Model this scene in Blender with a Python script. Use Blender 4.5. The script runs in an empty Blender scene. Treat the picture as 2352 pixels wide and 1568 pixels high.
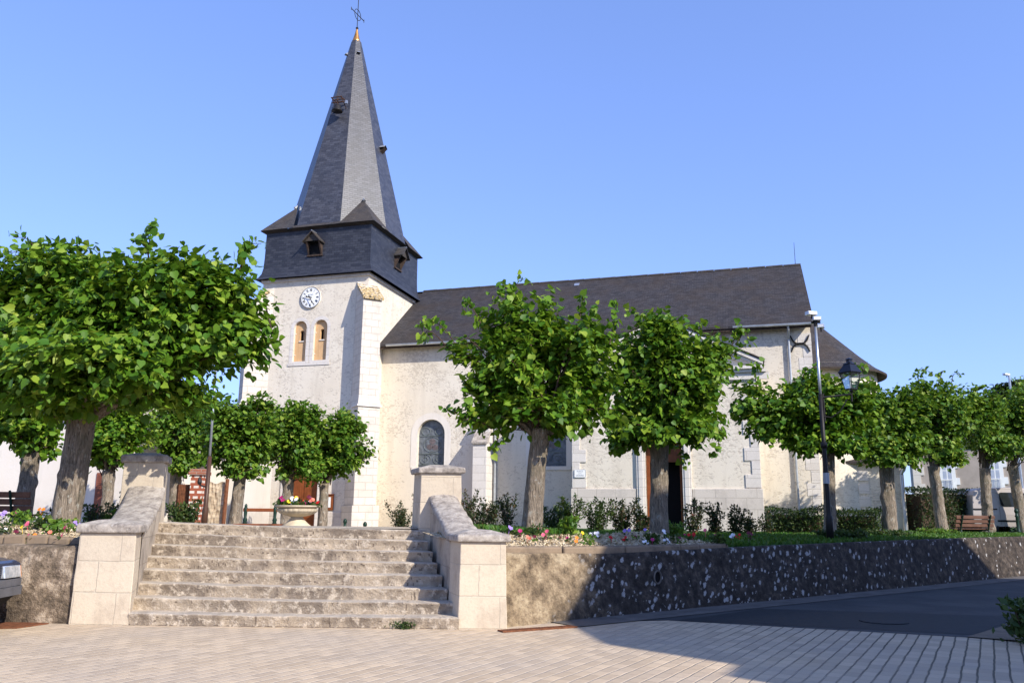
import bpy, math, random
import numpy as np
from math import sin, cos, tan, pi, radians, atan2, sqrt
from mathutils import Vector, Matrix, noise
from mathutils.geometry import tessellate_polygon

random.seed(7)
rng = np.random.default_rng(11)
scene = bpy.context.scene
COL = scene.collection

# ------------------------------------------------------------------ camera
F, CX, CY = 1880.0, 1176.0, 784.0
PITCH, ROLL, EYE = radians(11.9), radians(0.5), 1.6
fw = Vector((0, cos(PITCH), sin(PITCH)))
_u0 = Vector((0, -sin(PITCH), cos(PITCH)))
_r0 = Vector((1, 0, 0))
RV = cos(ROLL) * _r0 + sin(ROLL) * _u0
UV_ = -sin(ROLL) * _r0 + cos(ROLL) * _u0
CAMP = Vector((0, 0, EYE))
cam = bpy.data.cameras.new("Camera")
cam.sensor_width = 36.0
cam.lens = F / 2352.0 * 36.0
cam.clip_end = 2000
camo = bpy.data.objects.new("Camera", cam)
COL.objects.link(camo)
camo.matrix_world = Matrix(((RV.x, UV_.x, -fw.x, 0), (RV.y, UV_.y, -fw.y, 0), (RV.z, UV_.z, -fw.z, EYE), (0, 0, 0, 1)))
scene.camera = camo

# ------------------------------------------------------------------ light
SUN_AZ, SUN_EL = radians(43), radians(33)        # azimuth from behind the camera towards the right
sundir = Vector((sin(SUN_AZ) * cos(SUN_EL), -cos(SUN_AZ) * cos(SUN_EL), sin(SUN_EL)))
world = bpy.data.worlds.new("World")
scene.world = world
world.use_nodes = True
wn = world.node_tree
wn.nodes.clear()
sky = wn.nodes.new("ShaderNodeTexSky")
sky.sky_type = 'NISHITA'
sky.sun_disc = False
sky.sun_elevation = SUN_EL
sky.sun_rotation = atan2(sundir.x, sundir.y)
sky.air_density = 1.0
sky.dust_density = 0.5
sky.ozone_density = 3.0
bg = wn.nodes.new("ShaderNodeBackground")
bg.inputs[1].default_value = 0.115
wo = wn.nodes.new("ShaderNodeOutputWorld")
def sky_mul(sock, col):
    n = wn.nodes.new("ShaderNodeMix")
    n.data_type = 'RGBA'
    n.blend_type = 'MULTIPLY'
    n.inputs[0].default_value = 1.0
    n.inputs[7].default_value = (*col, 1)
    wn.links.new(sock, n.inputs[6])
    return n.outputs[2]


soft = wn.nodes.new("ShaderNodeGamma")           # evens out the sky's fall-off from horizon to zenith
soft.inputs[1].default_value = 0.62
wn.links.new(sky_mul(sky.outputs[0], (.213, .213, .264)), soft.inputs[0])
wn.links.new(sky_mul(soft.outputs[0], (2.98, 3.60, 5.05)), bg.inputs[0])
wn.links.new(bg.outputs[0], wo.inputs[0])
sun = bpy.data.lights.new("Sun", 'SUN')
sun.energy = 3.4
sun.angle = radians(0.55)
sun.color = (1.0, 0.935, 0.83)
suno = bpy.data.objects.new("Sun", sun)
COL.objects.link(suno)
suno.rotation_euler = (-sundir).to_track_quat('-Z', 'Y').to_euler()
suno.location = sundir * 60
scene.view_settings.view_transform = 'Standard'
scene.view_settings.look = 'None'
scene.view_settings.gamma = 1.0
scene.view_settings.exposure = 0.96
scene.cycles.max_bounces = 6
scene.cycles.transparent_max_bounces = 8
scene.cycles.caustics_reflective = False
scene.cycles.caustics_refractive = False


# ------------------------------------------------------------------ points
def ray(px, py):
    return fw + (px - CX) / F * RV + (CY - py) / F * UV_


def PY(px, py, Y):
    d = ray(px, py)
    return CAMP + d * (Y / d.y)


def PZ(px, py, z):
    d = ray(px, py)
    return CAMP + d * ((z - EYE) / d.z)


def lerp(a, b, t):
    return a + (b - a) * t


def clamp(x, a=0.0, b=1.0):
    return max(a, min(b, x))


def tz(x, y):                                    # height of the terrace
    b = lerp(1.36 - 0.62 * clamp((y - 15.5) / 14), 1.36 - 0.26 * clamp((y - 15) / 18), clamp((x + 6) / 5))
    b -= 0.26 * clamp((x + 1) / 5) * clamp(1 - (y - 15) / 22)
    return b


# ------------------------------------------------------------------ mesh builder
SPLIT = dict(shutter_ledge='shutter_fitting', downpipe='rainwater_pipe', plinth='plinth_block', quoins='quoin_stone', broach_flashing='broach_flashing', gutter='gutter', downpipes='downpipe', tower_plinth='plinth_block', side_glass='car_window', ridge_capping='ridge_tile')


class MB:
    whole = False

    def __init__(s, off=(0, 0, 0)):
        s.v, s.f, s.o = [], [], Vector(off)

    def add(s, vs, fs):
        n = len(s.v)
        s.v += [Vector(p) + s.o for p in vs]
        s.f += [tuple(i + n for i in f) for f in fs]
        return s

    def box(s, x0, x1, y0, y1, z0, z1, M=None):
        vs = [Vector((x, y, z)) for z in (z0, z1) for x, y in ((x0, y0), (x1, y0), (x1, y1), (x0, y1))]
        if M is not None:
            vs = [M @ v for v in vs]
        return s.hexa(vs)

    def hexa(s, vs):
        return s.add(vs, [(3, 2, 1, 0), (4, 5, 6, 7), (0, 1, 5, 4), (1, 2, 6, 5), (2, 3, 7, 6), (3, 0, 4, 7)])

    def prism(s, poly, fn, d0, d1):
        n = len(poly)
        s.add([fn(u, v, d0) for u, v in poly] + [fn(u, v, d1) for u, v in poly],
              [tuple(range(n))[::-1], tuple(range(n, 2 * n))] + [(i, (i + 1) % n, n + (i + 1) % n, n + i) for i in range(n)])
        return s

    def tube(s, path, rad, n=10, cap=True):
        path = [Vector(p) for p in path]
        if not hasattr(rad, '__len__'):
            rad = [rad] * len(path)
        vs, fs = [], []
        prev = None
        for i, p in enumerate(path):
            t = (path[min(i + 1, len(path) - 1)] - path[max(i - 1, 0)]).normalized()
            a = prev if prev is not None else (Vector((1, 0, 0)) if abs(t.x) < .8 else Vector((0, 1, 0)))
            a = (a - t * a.dot(t)).normalized()
            prev = a
            b = t.cross(a)
            for k in range(n):
                an = 2 * pi * k / n
                vs.append(p + (a * cos(an) + b * sin(an)) * rad[i])
        m = len(path)
        for i in range(m - 1):
            for k in range(n):
                k2 = (k + 1) % n
                fs.append((i * n + k, i * n + k2, (i + 1) * n + k2, (i + 1) * n + k))
        if cap:
            fs.append(tuple(range(n))[::-1])
            fs.append(tuple((m - 1) * n + k for k in range(n)))
        return s.add(vs, fs)

    def lathe(s, prof, c=(0, 0, 0), n=24, wob=None):
        c = Vector(c)
        vs, fs = [], []
        for r, z in prof:
            for k in range(n):
                an = 2 * pi * k / n
                rr = r * (wob(an, z) if wob else 1)
                vs.append(c + Vector((rr * cos(an), rr * sin(an), z)))
        m = len(prof)
        for i in range(m - 1):
            for k in range(n):
                k2 = (k + 1) % n
                fs.append((i * n + k, i * n + k2, (i + 1) * n + k2, (i + 1) * n + k))
        fs.append(tuple(range(n))[::-1])
        fs.append(tuple((m - 1) * n + k for k in range(n)))
        return s.add(vs, fs)

    def wall(s, fn, outer, holes, depth):
        """flat wall fn(u,v,d) with openings and their reveals (d grows inwards)"""
        polys = [[Vector((u, v, 0)) for u, v in outer]] + [[Vector((u, v, 0)) for u, v in h] for h in holes]
        flat = [p for q in polys for p in q]
        tris = tessellate_polygon(polys)
        vs = [fn(p.x, p.y, 0) for p in flat]
        fs = []
        for t in tris:
            a, b, c = [flat[i] for i in t]
            fs.append(tuple(t) if (b - a).cross(c - a).z > 0 else tuple(t)[::-1])
        s.add(vs, fs)
        for h in holes:
            n = len(h)
            s.add([fn(u, v, 0) for u, v in h] + [fn(u, v, depth) for u, v in h],
                  [(i, (i + 1) % n, n + (i + 1) % n, n + i) for i in range(n)])
        return s

    def grid(s, fn, nu, nv):
        vs = [fn(i / nu, j / nv) for j in range(nv + 1) for i in range(nu + 1)]
        fs = [(j * (nu + 1) + i, j * (nu + 1) + i + 1, (j + 1) * (nu + 1) + i + 1, (j + 1) * (nu + 1) + i)
              for j in range(nv) for i in range(nu)]
        return s.add(vs, fs)

    def pieces(s):
        par = list(range(len(s.v)))

        def find(i):
            while par[i] != i:
                par[i] = par[par[i]]
                i = par[i]
            return i
        for f in s.f:
            for i in f[1:]:
                par[find(i)] = find(f[0])
        out = {}
        for f in s.f:
            out.setdefault(find(f[0]), []).append(f)
        for fs in out.values():
            ids = sorted({i for f in fs for i in f})
            mp = {i: k for k, i in enumerate(ids)}
            yield [s.v[i] for i in ids], [tuple(mp[i] for i in f) for f in fs]

    def build(s, name, mat, parent=None, smooth=False, bevel=0, loc=None):
        if name in SPLIT and not s.whole:
            first = None
            for vs, fs in s.pieces():
                q = MB()
                q.v, q.f, q.whole = vs, fs, True
                ob = q.build(SPLIT[name], mat, parent, smooth, bevel, loc)
                first = first or ob
            return first
        me = bpy.data.meshes.new(name)
        o = Vector(loc) if loc is not None else Vector((0, 0, 0))
        me.from_pydata([tuple(v - o) for v in s.v], [], s.f)
        me.update()
        uvl = me.uv_layers.new(name="UVMap")
        Z = Vector((0, 0, 1))
        for p in me.polygons:
            n = p.normal
            t = Z.cross(n)
            t = Vector((1, 0, 0)) if t.length < .05 else t.normalized()
            b = n.cross(t)
            for li in p.loop_indices:
                co = me.vertices[me.loops[li].vertex_index].co
                uvl.data[li].uv = (co.dot(t), co.dot(b))
        if smooth:
            me.polygons.foreach_set("use_smooth", [True] * len(me.polygons))
        for m in (mat if isinstance(mat, (list, tuple)) else [mat]):
            me.materials.append(m)
        ob = bpy.data.objects.new(name, me)
        COL.objects.link(ob)
        ob.location = o
        if parent is not None:
            ob.parent = parent
        if bevel:
            md = ob.modifiers.new("Bevel", 'BEVEL')
            md.width = bevel
            md.segments = 2
            md.limit_method = 'ANGLE'
        return ob


def tag(o, label, cat, group=None, kind=None):
    o['label'] = label
    o['category'] = cat
    if group:
        o['group'] = group
    if kind:
        o['kind'] = kind
    return o


def thing(name, loc, label, cat, rz=0.0, group=None):
    o = bpy.data.objects.new(name, None)
    COL.objects.link(o)
    o.location = loc
    o.rotation_euler = (0, 0, rz)
    o.empty_display_size = .2
    return tag(o, label, cat, group)


def struct(o):
    o['kind'] = 'structure'
    return o


# ------------------------------------------------------------------ materials
class NT:
    def __init__(s, name):
        s.m = bpy.data.materials.new(name)
        s.m.use_nodes = True
        s.t = s.m.node_tree
        s.b = s.t.nodes["Principled BSDF"]
        s.out = s.t.nodes["Material Output"]
        s.b.inputs["Specular IOR Level"].default_value = .25
        s._c = {}

    def n(s, typ, ins=None, **kw):
        nd = s.t.nodes.new("ShaderNode" + typ)
        for k, v in kw.items():
            setattr(nd, k, v)
        for k, v in (ins or {}).items():
            s.set(nd.inputs[k], v)
        return nd

    def set(s, sock, v):
        if isinstance(v, bpy.types.NodeSocket):
            s.t.links.new(v, sock)
        elif isinstance(v, (tuple, list)) and len(v) == 3 and sock.type == 'RGBA':
            sock.default_value = (*v, 1)
        else:
            sock.default_value = v

    def co(s, kind="Object"):
        if kind not in s._c:
            s._c[kind] = s.n("TexCoord").outputs[kind]
        return s._c[kind]

    def mapped(s, kind="Object", scale=(1, 1, 1), rot=(0, 0, 0), loc=(0, 0, 0)):
        return s.n("Mapping", {"Vector": s.co(kind), "Scale": scale, "Rotation": rot, "Location": loc}).outputs[0]

    def noise(s, scale, vec=None, detail=5, rough=.6, dist=0):
        return s.n("TexNoise", {"Vector": vec or s.co(), "Scale": scale, "Detail": detail, "Roughness": rough, "Distortion": dist}).outputs["Fac"]

    def ramp(s, fac, stops, interp='LINEAR'):
        r = s.n("ValToRGB", {"Fac": fac})
        cr = r.color_ramp
        cr.interpolation = interp
        while len(cr.elements) > 1:
            cr.elements.remove(cr.elements[-1])
        for i, (p, c) in enumerate(stops):
            e = cr.elements[0] if i == 0 else cr.elements.new(p)
            e.position = p
            e.color = (c, c, c, 1) if not isinstance(c, (tuple, list)) else (*c, 1)
        return r.outputs[0]

    def mix(s, fac, a, b, mode='MIX'):
        m = s.n("Mix", data_type='RGBA', blend_type=mode)
        s.set(m.inputs[0], fac)
        s.set(m.inputs[6], a)
        s.set(m.inputs[7], b)
        return m.outputs[2]

    def math(s, op, a, b=0.0):
        m = s.n("Math", operation=op)
        s.set(m.inputs[0], a)
        s.set(m.inputs[1], b)
        return m.outputs[0]

    def bump(s, h, strength=.5, dist=.02):
        b = s.n("Bump", {"Height": h, "Strength": strength, "Distance": dist})
        s.t.links.new(b.outputs[0], s.b.inputs["Normal"])

    def brick(s, w, h, c1, c2, mortar, msize, vec=None, offs=.5, bias=0, smooth=.1):
        return s.n("TexBrick", {"Vector": vec or s.co("UV"), "Color1": c1, "Color2": c2, "Mortar": mortar, "Scale": 1.0, "Mortar Size": msize,
                                "Mortar Smooth": smooth, "Bias": bias, "Brick Width": w, "Row Height": h}, offset=offs)

    def done(s, col, rough=.85, **kw):
        s.set(s.b.inputs["Base Color"], col)
        s.set(s.b.inputs["Roughness"], rough)
        for k, v in kw.items():
            s.set(s.b.inputs[k.replace("_", " ")], v)
        return s.m


def simple(name, col, rough=.6, var=.25, scale=6, metallic=0, bump=0):
    m = NT(name)
    nz = m.noise(scale)
    lo, hi = tuple(c * (1 - var) for c in col), tuple(c * (1 + var) for c in col)
    c = m.ramp(nz, [(.3, lo), (.7, hi)])
    if bump:
        m.bump(m.noise(scale * 6), bump, .01)
    return m.done(c, rough, Metallic=metallic)


def plaster(name, base, spot, amount=.5, stain=.25, spotscale=9.0):
    """lime render with the stones showing through as small darker dashes"""
    m = NT(name)
    v = m.mapped("UV", (1, 1.55, 1))
    big = m.noise(.35, m.co(), 4)
    mid = m.noise(1.6, m.co(), 5)
    c = m.mix(m.ramp(big, [(.35, 0.0), (.7, 1.0)]), base, tuple(b * q for b, q in zip(base, (.94, .91, .87))))
    c = m.mix(m.ramp(mid, [(.52, 0.0), (.8, stain)]), c, tuple(b * .72 for b in base))
    n1 = m.math('ADD', m.math('MULTIPLY', m.noise(spotscale, v, 3, .6, .9), .7), m.math('MULTIPLY', m.noise(spotscale * .45, v, 4, .7, .5), .3))
    zone = m.noise(.9, m.co(), 3)
    th = m.math('ADD', n1, m.math('MULTIPLY', m.math('SUBTRACT', zone, .5), .4))
    sp = m.ramp(th, [(.53, 0.0), (.60, amount)])
    c = m.mix(sp, c, spot)
    st = m.noise(2.4, m.mapped('Object', (1, 1, .12)), 5, .65, .3)
    c = m.mix(m.ramp(st, [(.52, 0.0), (.68, .38)]), c, tuple(b * q for b, q in zip(base, (.70, .67, .64))))
    oz = m.n('SeparateXYZ', {0: m.co()}).outputs[2]
    damp = m.math('SUBTRACT', m.math('ADD', m.math('MULTIPLY', m.noise(1.1, m.co(), 5), 2.2), -.2), oz)
    c = m.mix(m.ramp(damp, [(0.0, 0.0), (.6, .45)]), c, tuple(b * q for b, q in zip(base, (.58, .55, .50))))
    fine = m.noise(45, m.co(), 2)
    c = m.mix(m.ramp(fine, [(.4, 0.0), (.75, .16)]), c, tuple(b * .78 for b in base))
    h = m.math('SUBTRACT', m.math('MULTIPLY', fine, .35), m.math('MULTIPLY', sp, .8))
    m.bump(h, .5, .02)
    return m.done(c, .92)


def ashlar(name, c1, c2, mortar, w=.55, h=.3, stain=(.3, .27, .23), st=.45, ms=.012):
    m = NT(name)
    dn = m.n("TexNoise", {"Vector": m.co(), "Scale": 7.0, "Detail": 3.0})
    dv = m.n("VectorMath", {0: dn.outputs["Color"], 1: (.5, .5, .5)}, operation='SUBTRACT')
    dv = m.n("VectorMath", {0: dv.outputs[0], 1: (.035, .035, 0)}, operation='MULTIPLY')
    vv = m.n("VectorMath", {0: m.co("UV"), 1: dv.outputs[0]}, operation='ADD').outputs[0]
    b = m.brick(w, h, c1, c2, mortar, ms, vec=vv, bias=-.2, smooth=.4)
    n = m.noise(2.2, m.co(), 6, .65)
    c = m.mix(m.ramp(n, [(.48, 0.0), (.64, st)]), b.outputs["Color"], stain)
    f = m.noise(24, m.co(), 4, .7)
    c = m.mix(m.ramp(f, [(.5, 0.0), (.78, .5)]), c, tuple(x * .62 for x in c1))
    ht = m.math('SUBTRACT', m.math('MULTIPLY', f, .5), m.math('MULTIPLY', b.outputs["Fac"], .6))
    m.bump(ht, .6, .02)
    return m.done(c, .9)


def slate(name, c1, c2, w=.22, h=.12, moss=0.0, rough=.42, mosscol=(.10, .075, .045), spec=.5):
    m = NT(name)
    b = m.brick(w, h, c1, c2, tuple(x * .35 for x in c1), .006)
    n = m.noise(.8, m.co(), 6, .65)
    c = m.mix(m.ramp(n, [(.4, 0.0), (.7, moss)]), b.outputs["Color"], mosscol)
    f = m.noise(14, m.mapped("UV", (1, 2.5, 1)), 3, .7)
    c = m.mix(m.ramp(f, [(.60, 0.0), (.68, .5 * (1 if moss else .2))]), c, (.20, .19, .17))
    g = m.noise(3.0, m.mapped("UV", (1, .35, 1)), 5, .7)
    c = m.mix(m.ramp(g, [(.5, 0.0), (.66, .5 * moss)]), c, tuple(x * .55 for x in c1))
    m.bump(m.math('SUBTRACT', m.math('MULTIPLY', m.n("RGBToBW", {"Color": b.outputs["Color"]}).outputs[0], 5.0), b.outputs["Fac"]), .35, .01)
    return m.done(c, rough, Specular_IOR_Level=spec)


def barkmat(name, base, lich=.35):
    m = NT(name)
    a = m.noise(34, m.mapped("Object", (1, 1, .13)), 6, .72, .8)
    b = m.noise(9, m.mapped("Object", (1, 1, .35)), 5, .7, .5)
    t = m.math('ADD', m.math('MULTIPLY', a, .75), m.math('MULTIPLY', b, .25))
    c = m.ramp(t, [(.38, tuple(x * .22 for x in base)), (.48, tuple(x * .75 for x in base)), (.56, base), (.66, tuple(min(x * 1.7, .6) for x in base))])
    l = m.noise(13, m.mapped("Object", (1, 1, .6)), 5, .75)
    c = m.mix(m.ramp(l, [(.57, 0.0), (.62, lich)]), c, (.44, .42, .36))
    g = m.noise(1.8, m.co(), 4)
    c = m.mix(m.ramp(g, [(.5, 0.0), (.62, .35)]), c, (.10, .10, .05))
    m.bump(t, 1.0, .09)
    return m.done(c, .95)


def leafmat(name, lo, hi, trans=.35, yellow=(.24, .33, .04)):
    m = NT(name)
    r = m.n("NewGeometry").outputs["Random Per Island"]
    c = m.ramp(r, [(0.0, lo), (.45, tuple((a + b) / 2 for a, b in zip(lo, hi))), (.75, hi), (.9, tuple((a + b) / 2 for a, b in zip(yellow, hi))), (1.0, yellow)])
    m.set(m.b.inputs["Base Color"], c)
    m.b.inputs["Roughness"].default_value = .5
    m.b.inputs["Specular IOR Level"].default_value = .28
    tr = m.n("BsdfTranslucent", {"Color": m.mix(.5, c, (.22, .34, .02))})
    mx = m.n("MixShader", {0: trans, 1: m.b.outputs[0], 2: tr.outputs[0]})
    m.t.links.new(mx.outputs[0], m.out.inputs[0])
    return m.m


M = {}
_wa, _wb = PZ(1160, 1440, 0), PZ(2300, 1328, 0)
wdir_xy = ((_wb - _wa).normalized().x, (_wb - _wa).normalized().y)
M['plaster'] = plaster("cream_lime_render", (.71, .645, .535), (.36, .30, .235), .5)
M['plaster2'] = plaster("pale_lime_render", (.72, .655, .545), (.38, .32, .26), .5, .3, 8)
M['plaster_white'] = plaster("white_render", (.72, .67, .60), (.6, .56, .5), .15, .15, 6)
M['buttress'] = ashlar("white_ashlar", (.60, .55, .48), (.53, .48, .41), (.40, .35, .29), .62, .31, (.40, .35, .30), .4)
M['quoin'] = ashlar("pale_quoin_stone", (.68, .63, .57), (.62, .57, .51), (.52, .48, .42), 1.2, .33, (.5, .45, .40), .3)
M['plinth'] = ashlar("plinth_stone", (.62, .56, .49), (.55, .49, .43), (.45, .40, .34), .75, .42, (.36, .32, .28), .4)
M['pillar'] = ashlar("limestone_blocks", (.58, .49, .37), (.52, .44, .335), (.50, .43, .33), .62, .44, (.40, .32, .24), .55, .010)
M['slate_dark'] = slate("blue_slate", (.022, .024, .034), (.046, .049, .062), .26, .115, 0, .5, spec=.35)
M['slate_spire'] = slate("spire_slate", (.034, .036, .047), (.070, .073, .090), .26, .115, .12, .40, spec=.42)
M['slate_moss'] = slate("mossy_slate", (.040, .038, .040), (.066, .061, .060), .24, .11, .6, .7, (.085, .062, .040), .2)
M['slate_nave'] = slate("nave_slate", (.034, .032, .035), (.060, .056, .060), .22, .11, .65, .7, (.052, .038, .028), .12)
M['zinc'] = simple("zinc", (.45, .48, .52), .35, .15, 3, .7)
M['zinc_matt'] = simple("weathered_zinc", (.36, .38, .40), .5, .2, 4, .4)
M['copper'] = simple("copper_cap", (.62, .30, .09), .35, .35, 3, .8)
M['iron'] = simple("dark_iron", (.022, .020, .020), .5, .3, 9, .3)
M['rust'] = simple("rusty_iron", (.17, .065, .03), .85, .4, 14, .1, .4)
M['black'] = simple("dark_interior", (.006, .006, .007), .9, .2)
M['white'] = simple("white_enamel", (.82, .82, .80), .3, .04)
M['greenpaint'] = simple("dark_green_paint", (.012, .035, .024), .4, .3, 8)
M['tanwood'] = simple("tan_painted_boards", (.58, .37, .19), .6, .08, 5)
M['redwood'] = simple("varnished_door_wood", (.20, .058, .018), .5, .25, 5)
M['benchwood'] = simple("bench_wood", (.17, .075, .04), .6, .3, 12)
M['oldwood'] = simple("weathered_dormer_wood", (.062, .042, .032), .85, .4, 12)
M['glass_win'] = simple("leaded_glass", (.125, .138, .150), .3, .5, 5)
M['lead'] = simple("window_lead", (.15, .175, .17), .5, .2)
M['paper'] = simple("notice_paper", (.75, .76, .75), .5, .05)
M['parapet'] = ashlar("weathered_parapet_stone", (.46, .39, .31), (.38, .32, .255), (.34, .285, .225), .7, .4, (.20, .165, .135), .7, .008)
M['kerbstone'] = ashlar("rough_kerb_stone", (.25, .185, .125), (.17, .125, .085), (.10, .08, .06), 5, 4, (.10, .078, .058), .7)
M['chips'] = None
M['bark'] = barkmat("lime_bark", (.33, .265, .20), .8)
M['bark2'] = barkmat("grey_bark", (.17, .145, .12), .25)
M['twig'] = simple("twig_bark", (.07, .045, .03), .8, .3, 20)
M['leaf'] = leafmat("lime_leaves", (.040, .120, .008), (.135, .250, .016), .30, (.28, .36, .04))
M['leaf_far'] = leafmat("lime_leaves_far", (.040, .115, .010), (.13, .235, .020), .30, (.28, .35, .05))
M['leaf_dark'] = leafmat("evergreen_leaves", (.012, .030, .010), (.035, .062, .018), .12, (.06, .06, .02))
M['leaf_red'] = leafmat("photinia_leaves", (.016, .030, .012), (.045, .065, .022), .15, (.14, .05, .03))
M['leaf_hedge'] = leafmat("hedge_leaves", (.018, .042, .010), (.05, .085, .02), .15, (.10, .12, .03))
M['leaf_fresh'] = leafmat("fresh_leaves", (.05, .13, .015), (.12, .22, .03), .3)
M['grassblade'] = leafmat("grass_blades", (.025, .085, .010), (.065, .16, .018), .25, (.14, .18, .05))


def mk_cap():
    m = NT("lichen_cap_stone")
    a = m.noise(7, m.co(), 6, .7)
    c = m.ramp(a, [(.36, (.20, .172, .148)), (.5, (.35, .305, .26)), (.66, (.48, .43, .365))])
    l = m.noise(16, m.co(), 4, .7)
    c = m.mix(m.ramp(l, [(.62, 0.0), (.68, .7)]), c, (.62, .60, .55))
    m.bump(a, .9, .03)
    return m.done(c, .95)


def mk_step():
    m = NT("worn_step_stone")
    b = m.brick(1.05, .6, (.45, .365, .27), (.34, .275, .205), (.18, .14, .105), .014)
    a = m.noise(1.7, m.co(), 6, .65)
    c = m.mix(m.ramp(a, [(.44, 0.0), (.60, .85)]), b.outputs["Color"], (.19, .15, .115))
    f = m.noise(9, m.co(), 6, .7)
    c = m.mix(m.ramp(f, [(.52, 0.0), (.62, .85)]), c, (.60, .51, .40))
    g = m.noise(30, m.co(), 4, .7)
    c = m.mix(m.ramp(g, [(.56, 0.0), (.72, .5)]), c, (.09, .075, .06))
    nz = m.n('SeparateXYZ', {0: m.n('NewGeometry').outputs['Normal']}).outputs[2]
    tread_light = m.math('MULTIPLY', m.ramp(nz, [(.55, 0.0), (.85, .6)]), m.ramp(m.noise(3, m.co(), 4), [(.35, .5), (.6, 1.0)]))  # upward faces painted paler, imitating light on the treads
    c = m.mix(tread_light, c, (.56, .49, .40))
    m.bump(m.math('ADD', f, m.math('MULTIPLY', g, .5)), .8, .04)
    return m.done(c, .95)


def mk_retain():
    """old cement-rendered wall: bare tan patches at the pillar end, dark crust with white lichen further on, deepened in colour for its shade"""
    m = NT("old_render_lichen")
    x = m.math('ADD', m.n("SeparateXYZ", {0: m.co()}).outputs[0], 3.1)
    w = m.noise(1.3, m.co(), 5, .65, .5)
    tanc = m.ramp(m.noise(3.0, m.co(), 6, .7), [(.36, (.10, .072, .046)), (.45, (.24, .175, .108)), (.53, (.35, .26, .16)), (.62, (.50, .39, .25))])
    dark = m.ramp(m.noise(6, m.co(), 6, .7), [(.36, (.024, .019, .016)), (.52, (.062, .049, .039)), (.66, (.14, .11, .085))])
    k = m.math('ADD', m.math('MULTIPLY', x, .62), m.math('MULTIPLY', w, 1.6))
    kk = m.ramp(m.math('MULTIPLY', k, .5), [(.66, 0.0), (.86, 1.0)])  # tan to dark split also paints the wall's change from sun to shade
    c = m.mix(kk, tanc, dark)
    ang = atan2(wdir_xy[1], wdir_xy[0])
    rx = m.n("SeparateXYZ", {0: m.mapped("Object", (1, 1, 1), (0, 0, -ang))})
    cb = m.n("CombineXYZ", {0: m.math('ADD', m.math('MULTIPLY', rx.outputs[0], 9.0), m.math('MULTIPLY', rx.outputs[2], -4.5)), 1: m.math('MULTIPLY', rx.outputs[2], 8.0), 2: 0.0})
    lich = cb.outputs[0]
    vor = m.n("TexVoronoi", {"Vector": lich, "Scale": 1.0, "Randomness": 1.0})
    sc = m.n("SeparateColor", {0: vor.outputs["Color"]})
    d = m.math('ADD', vor.outputs["Distance"], m.math('MULTIPLY', m.math('SUBTRACT', m.noise(14, m.co(), 4, .7), .5), 1.1))
    d = m.math('DIVIDE', d, m.math('ADD', m.math('MULTIPLY', sc.outputs[1], .9), .35))
    pick = sc.outputs[0]
    sel = m.math('LESS_THAN', pick, m.ramp(m.math('MULTIPLY', x, .06), [(0.0, .15), (.07, .9), (.32, .85), (.45, .45), (.8, .2)]))
    spot = m.math('MULTIPLY', m.ramp(d, [(.28, 1.0), (.38, 0.0)]), sel)
    c = m.mix(m.math('MULTIPLY', spot, kk), c, (.47, .45, .43))
    rough = m.noise(22, m.co(), 6, .75)
    c = m.mix(m.ramp(rough, [(.5, 0.0), (.66, .55)]), c, (.06, .045, .032))
    m.bump(m.math('ADD', m.noise(9, m.co(), 6, .7), m.math('MULTIPLY', rough, .6)), 1.0, .06)
    return m.done(c, .95)


def mk_leftwall():
    m = NT("flaking_brown_render")
    a = m.noise(2.6, m.co(), 6, .7)
    c = m.ramp(a, [(.40, (.05, .038, .028)), (.49, (.125, .095, .066)), (.56, (.22, .165, .115)), (.63, (.40, .32, .235))])
    g = m.noise(13, m.co(), 5, .7)
    c = m.mix(m.ramp(g, [(.55, 0.0), (.7, .6)]), c, (.10, .075, .055))
    m.bump(m.math('ADD', a, m.math('MULTIPLY', g, .4)), 1.0, .08)
    return m.done(c, .95)


def mk_pavers():
    m = NT("stone_setts")
    v = m.mapped("Object", (1, 1, 1), (0, 0, radians(-60)))
    dn = m.n("TexNoise", {"Vector": m.co(), "Scale": 3.0, "Detail": 2.0})
    dv = m.n("VectorMath", {0: dn.outputs["Color"], 1: (.5, .5, .5)}, operation='SUBTRACT')
    dv2 = m.n("VectorMath", {0: dv.outputs[0], 1: (.03, .03, 0)}, operation='MULTIPLY')
    vv = m.n("VectorMath", {0: v, 1: dv2.outputs[0]}, operation='ADD').outputs[0]
    b = m.brick(.25, .15, (.60, .46, .305), (.45, .342, .228), (.35, .27, .19), .006, vec=vv, smooth=.5)
    fy = m.math('FRACT', m.math('DIVIDE', m.n("SeparateXYZ", {0: vv}).outputs[1], .15))
    row = m.ramp(m.math('ABSOLUTE', m.math('SUBTRACT', fy, .5)), [(.415, 0.0), (.47, 1.0)])
    a = m.noise(.5, m.co(), 5, .6)
    c = m.mix(m.ramp(a, [(.4, 0.0), (.7, .5)]), b.outputs["Color"], (.36, .31, .26))
    f = m.noise(22, m.co(), 5, .7)
    c = m.mix(m.ramp(f, [(.55, 0.0), (.75, .45)]), c, (.25, .21, .17))
    x = m.n("SeparateXYZ", {0: m.co()}).outputs[0]
    weed = m.math('MULTIPLY', row, m.ramp(m.math('ADD', m.math('MULTIPLY', x, .1), m.math('MULTIPLY', m.noise(1.5, m.co()), .5)), [(.45, 0.0), (.75, .9)]))
    c = m.mix(weed, c, (.035, .04, .022))
    sand = m.math('MULTIPLY', row, m.ramp(m.math('ADD', m.math('MULTIPLY', x, .1), m.math('MULTIPLY', m.noise(2.5, m.co()), .5)), [(.2, .8), (.6, .1)]))
    c = m.mix(sand, c, (.74, .64, .50))
    m.bump(m.math('SUBTRACT', m.math('MULTIPLY', f, .3), m.math('ADD', row, m.math('MULTIPLY', b.outputs["Fac"], .4))), .8, .018)
    return m.done(c, .85)


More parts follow.
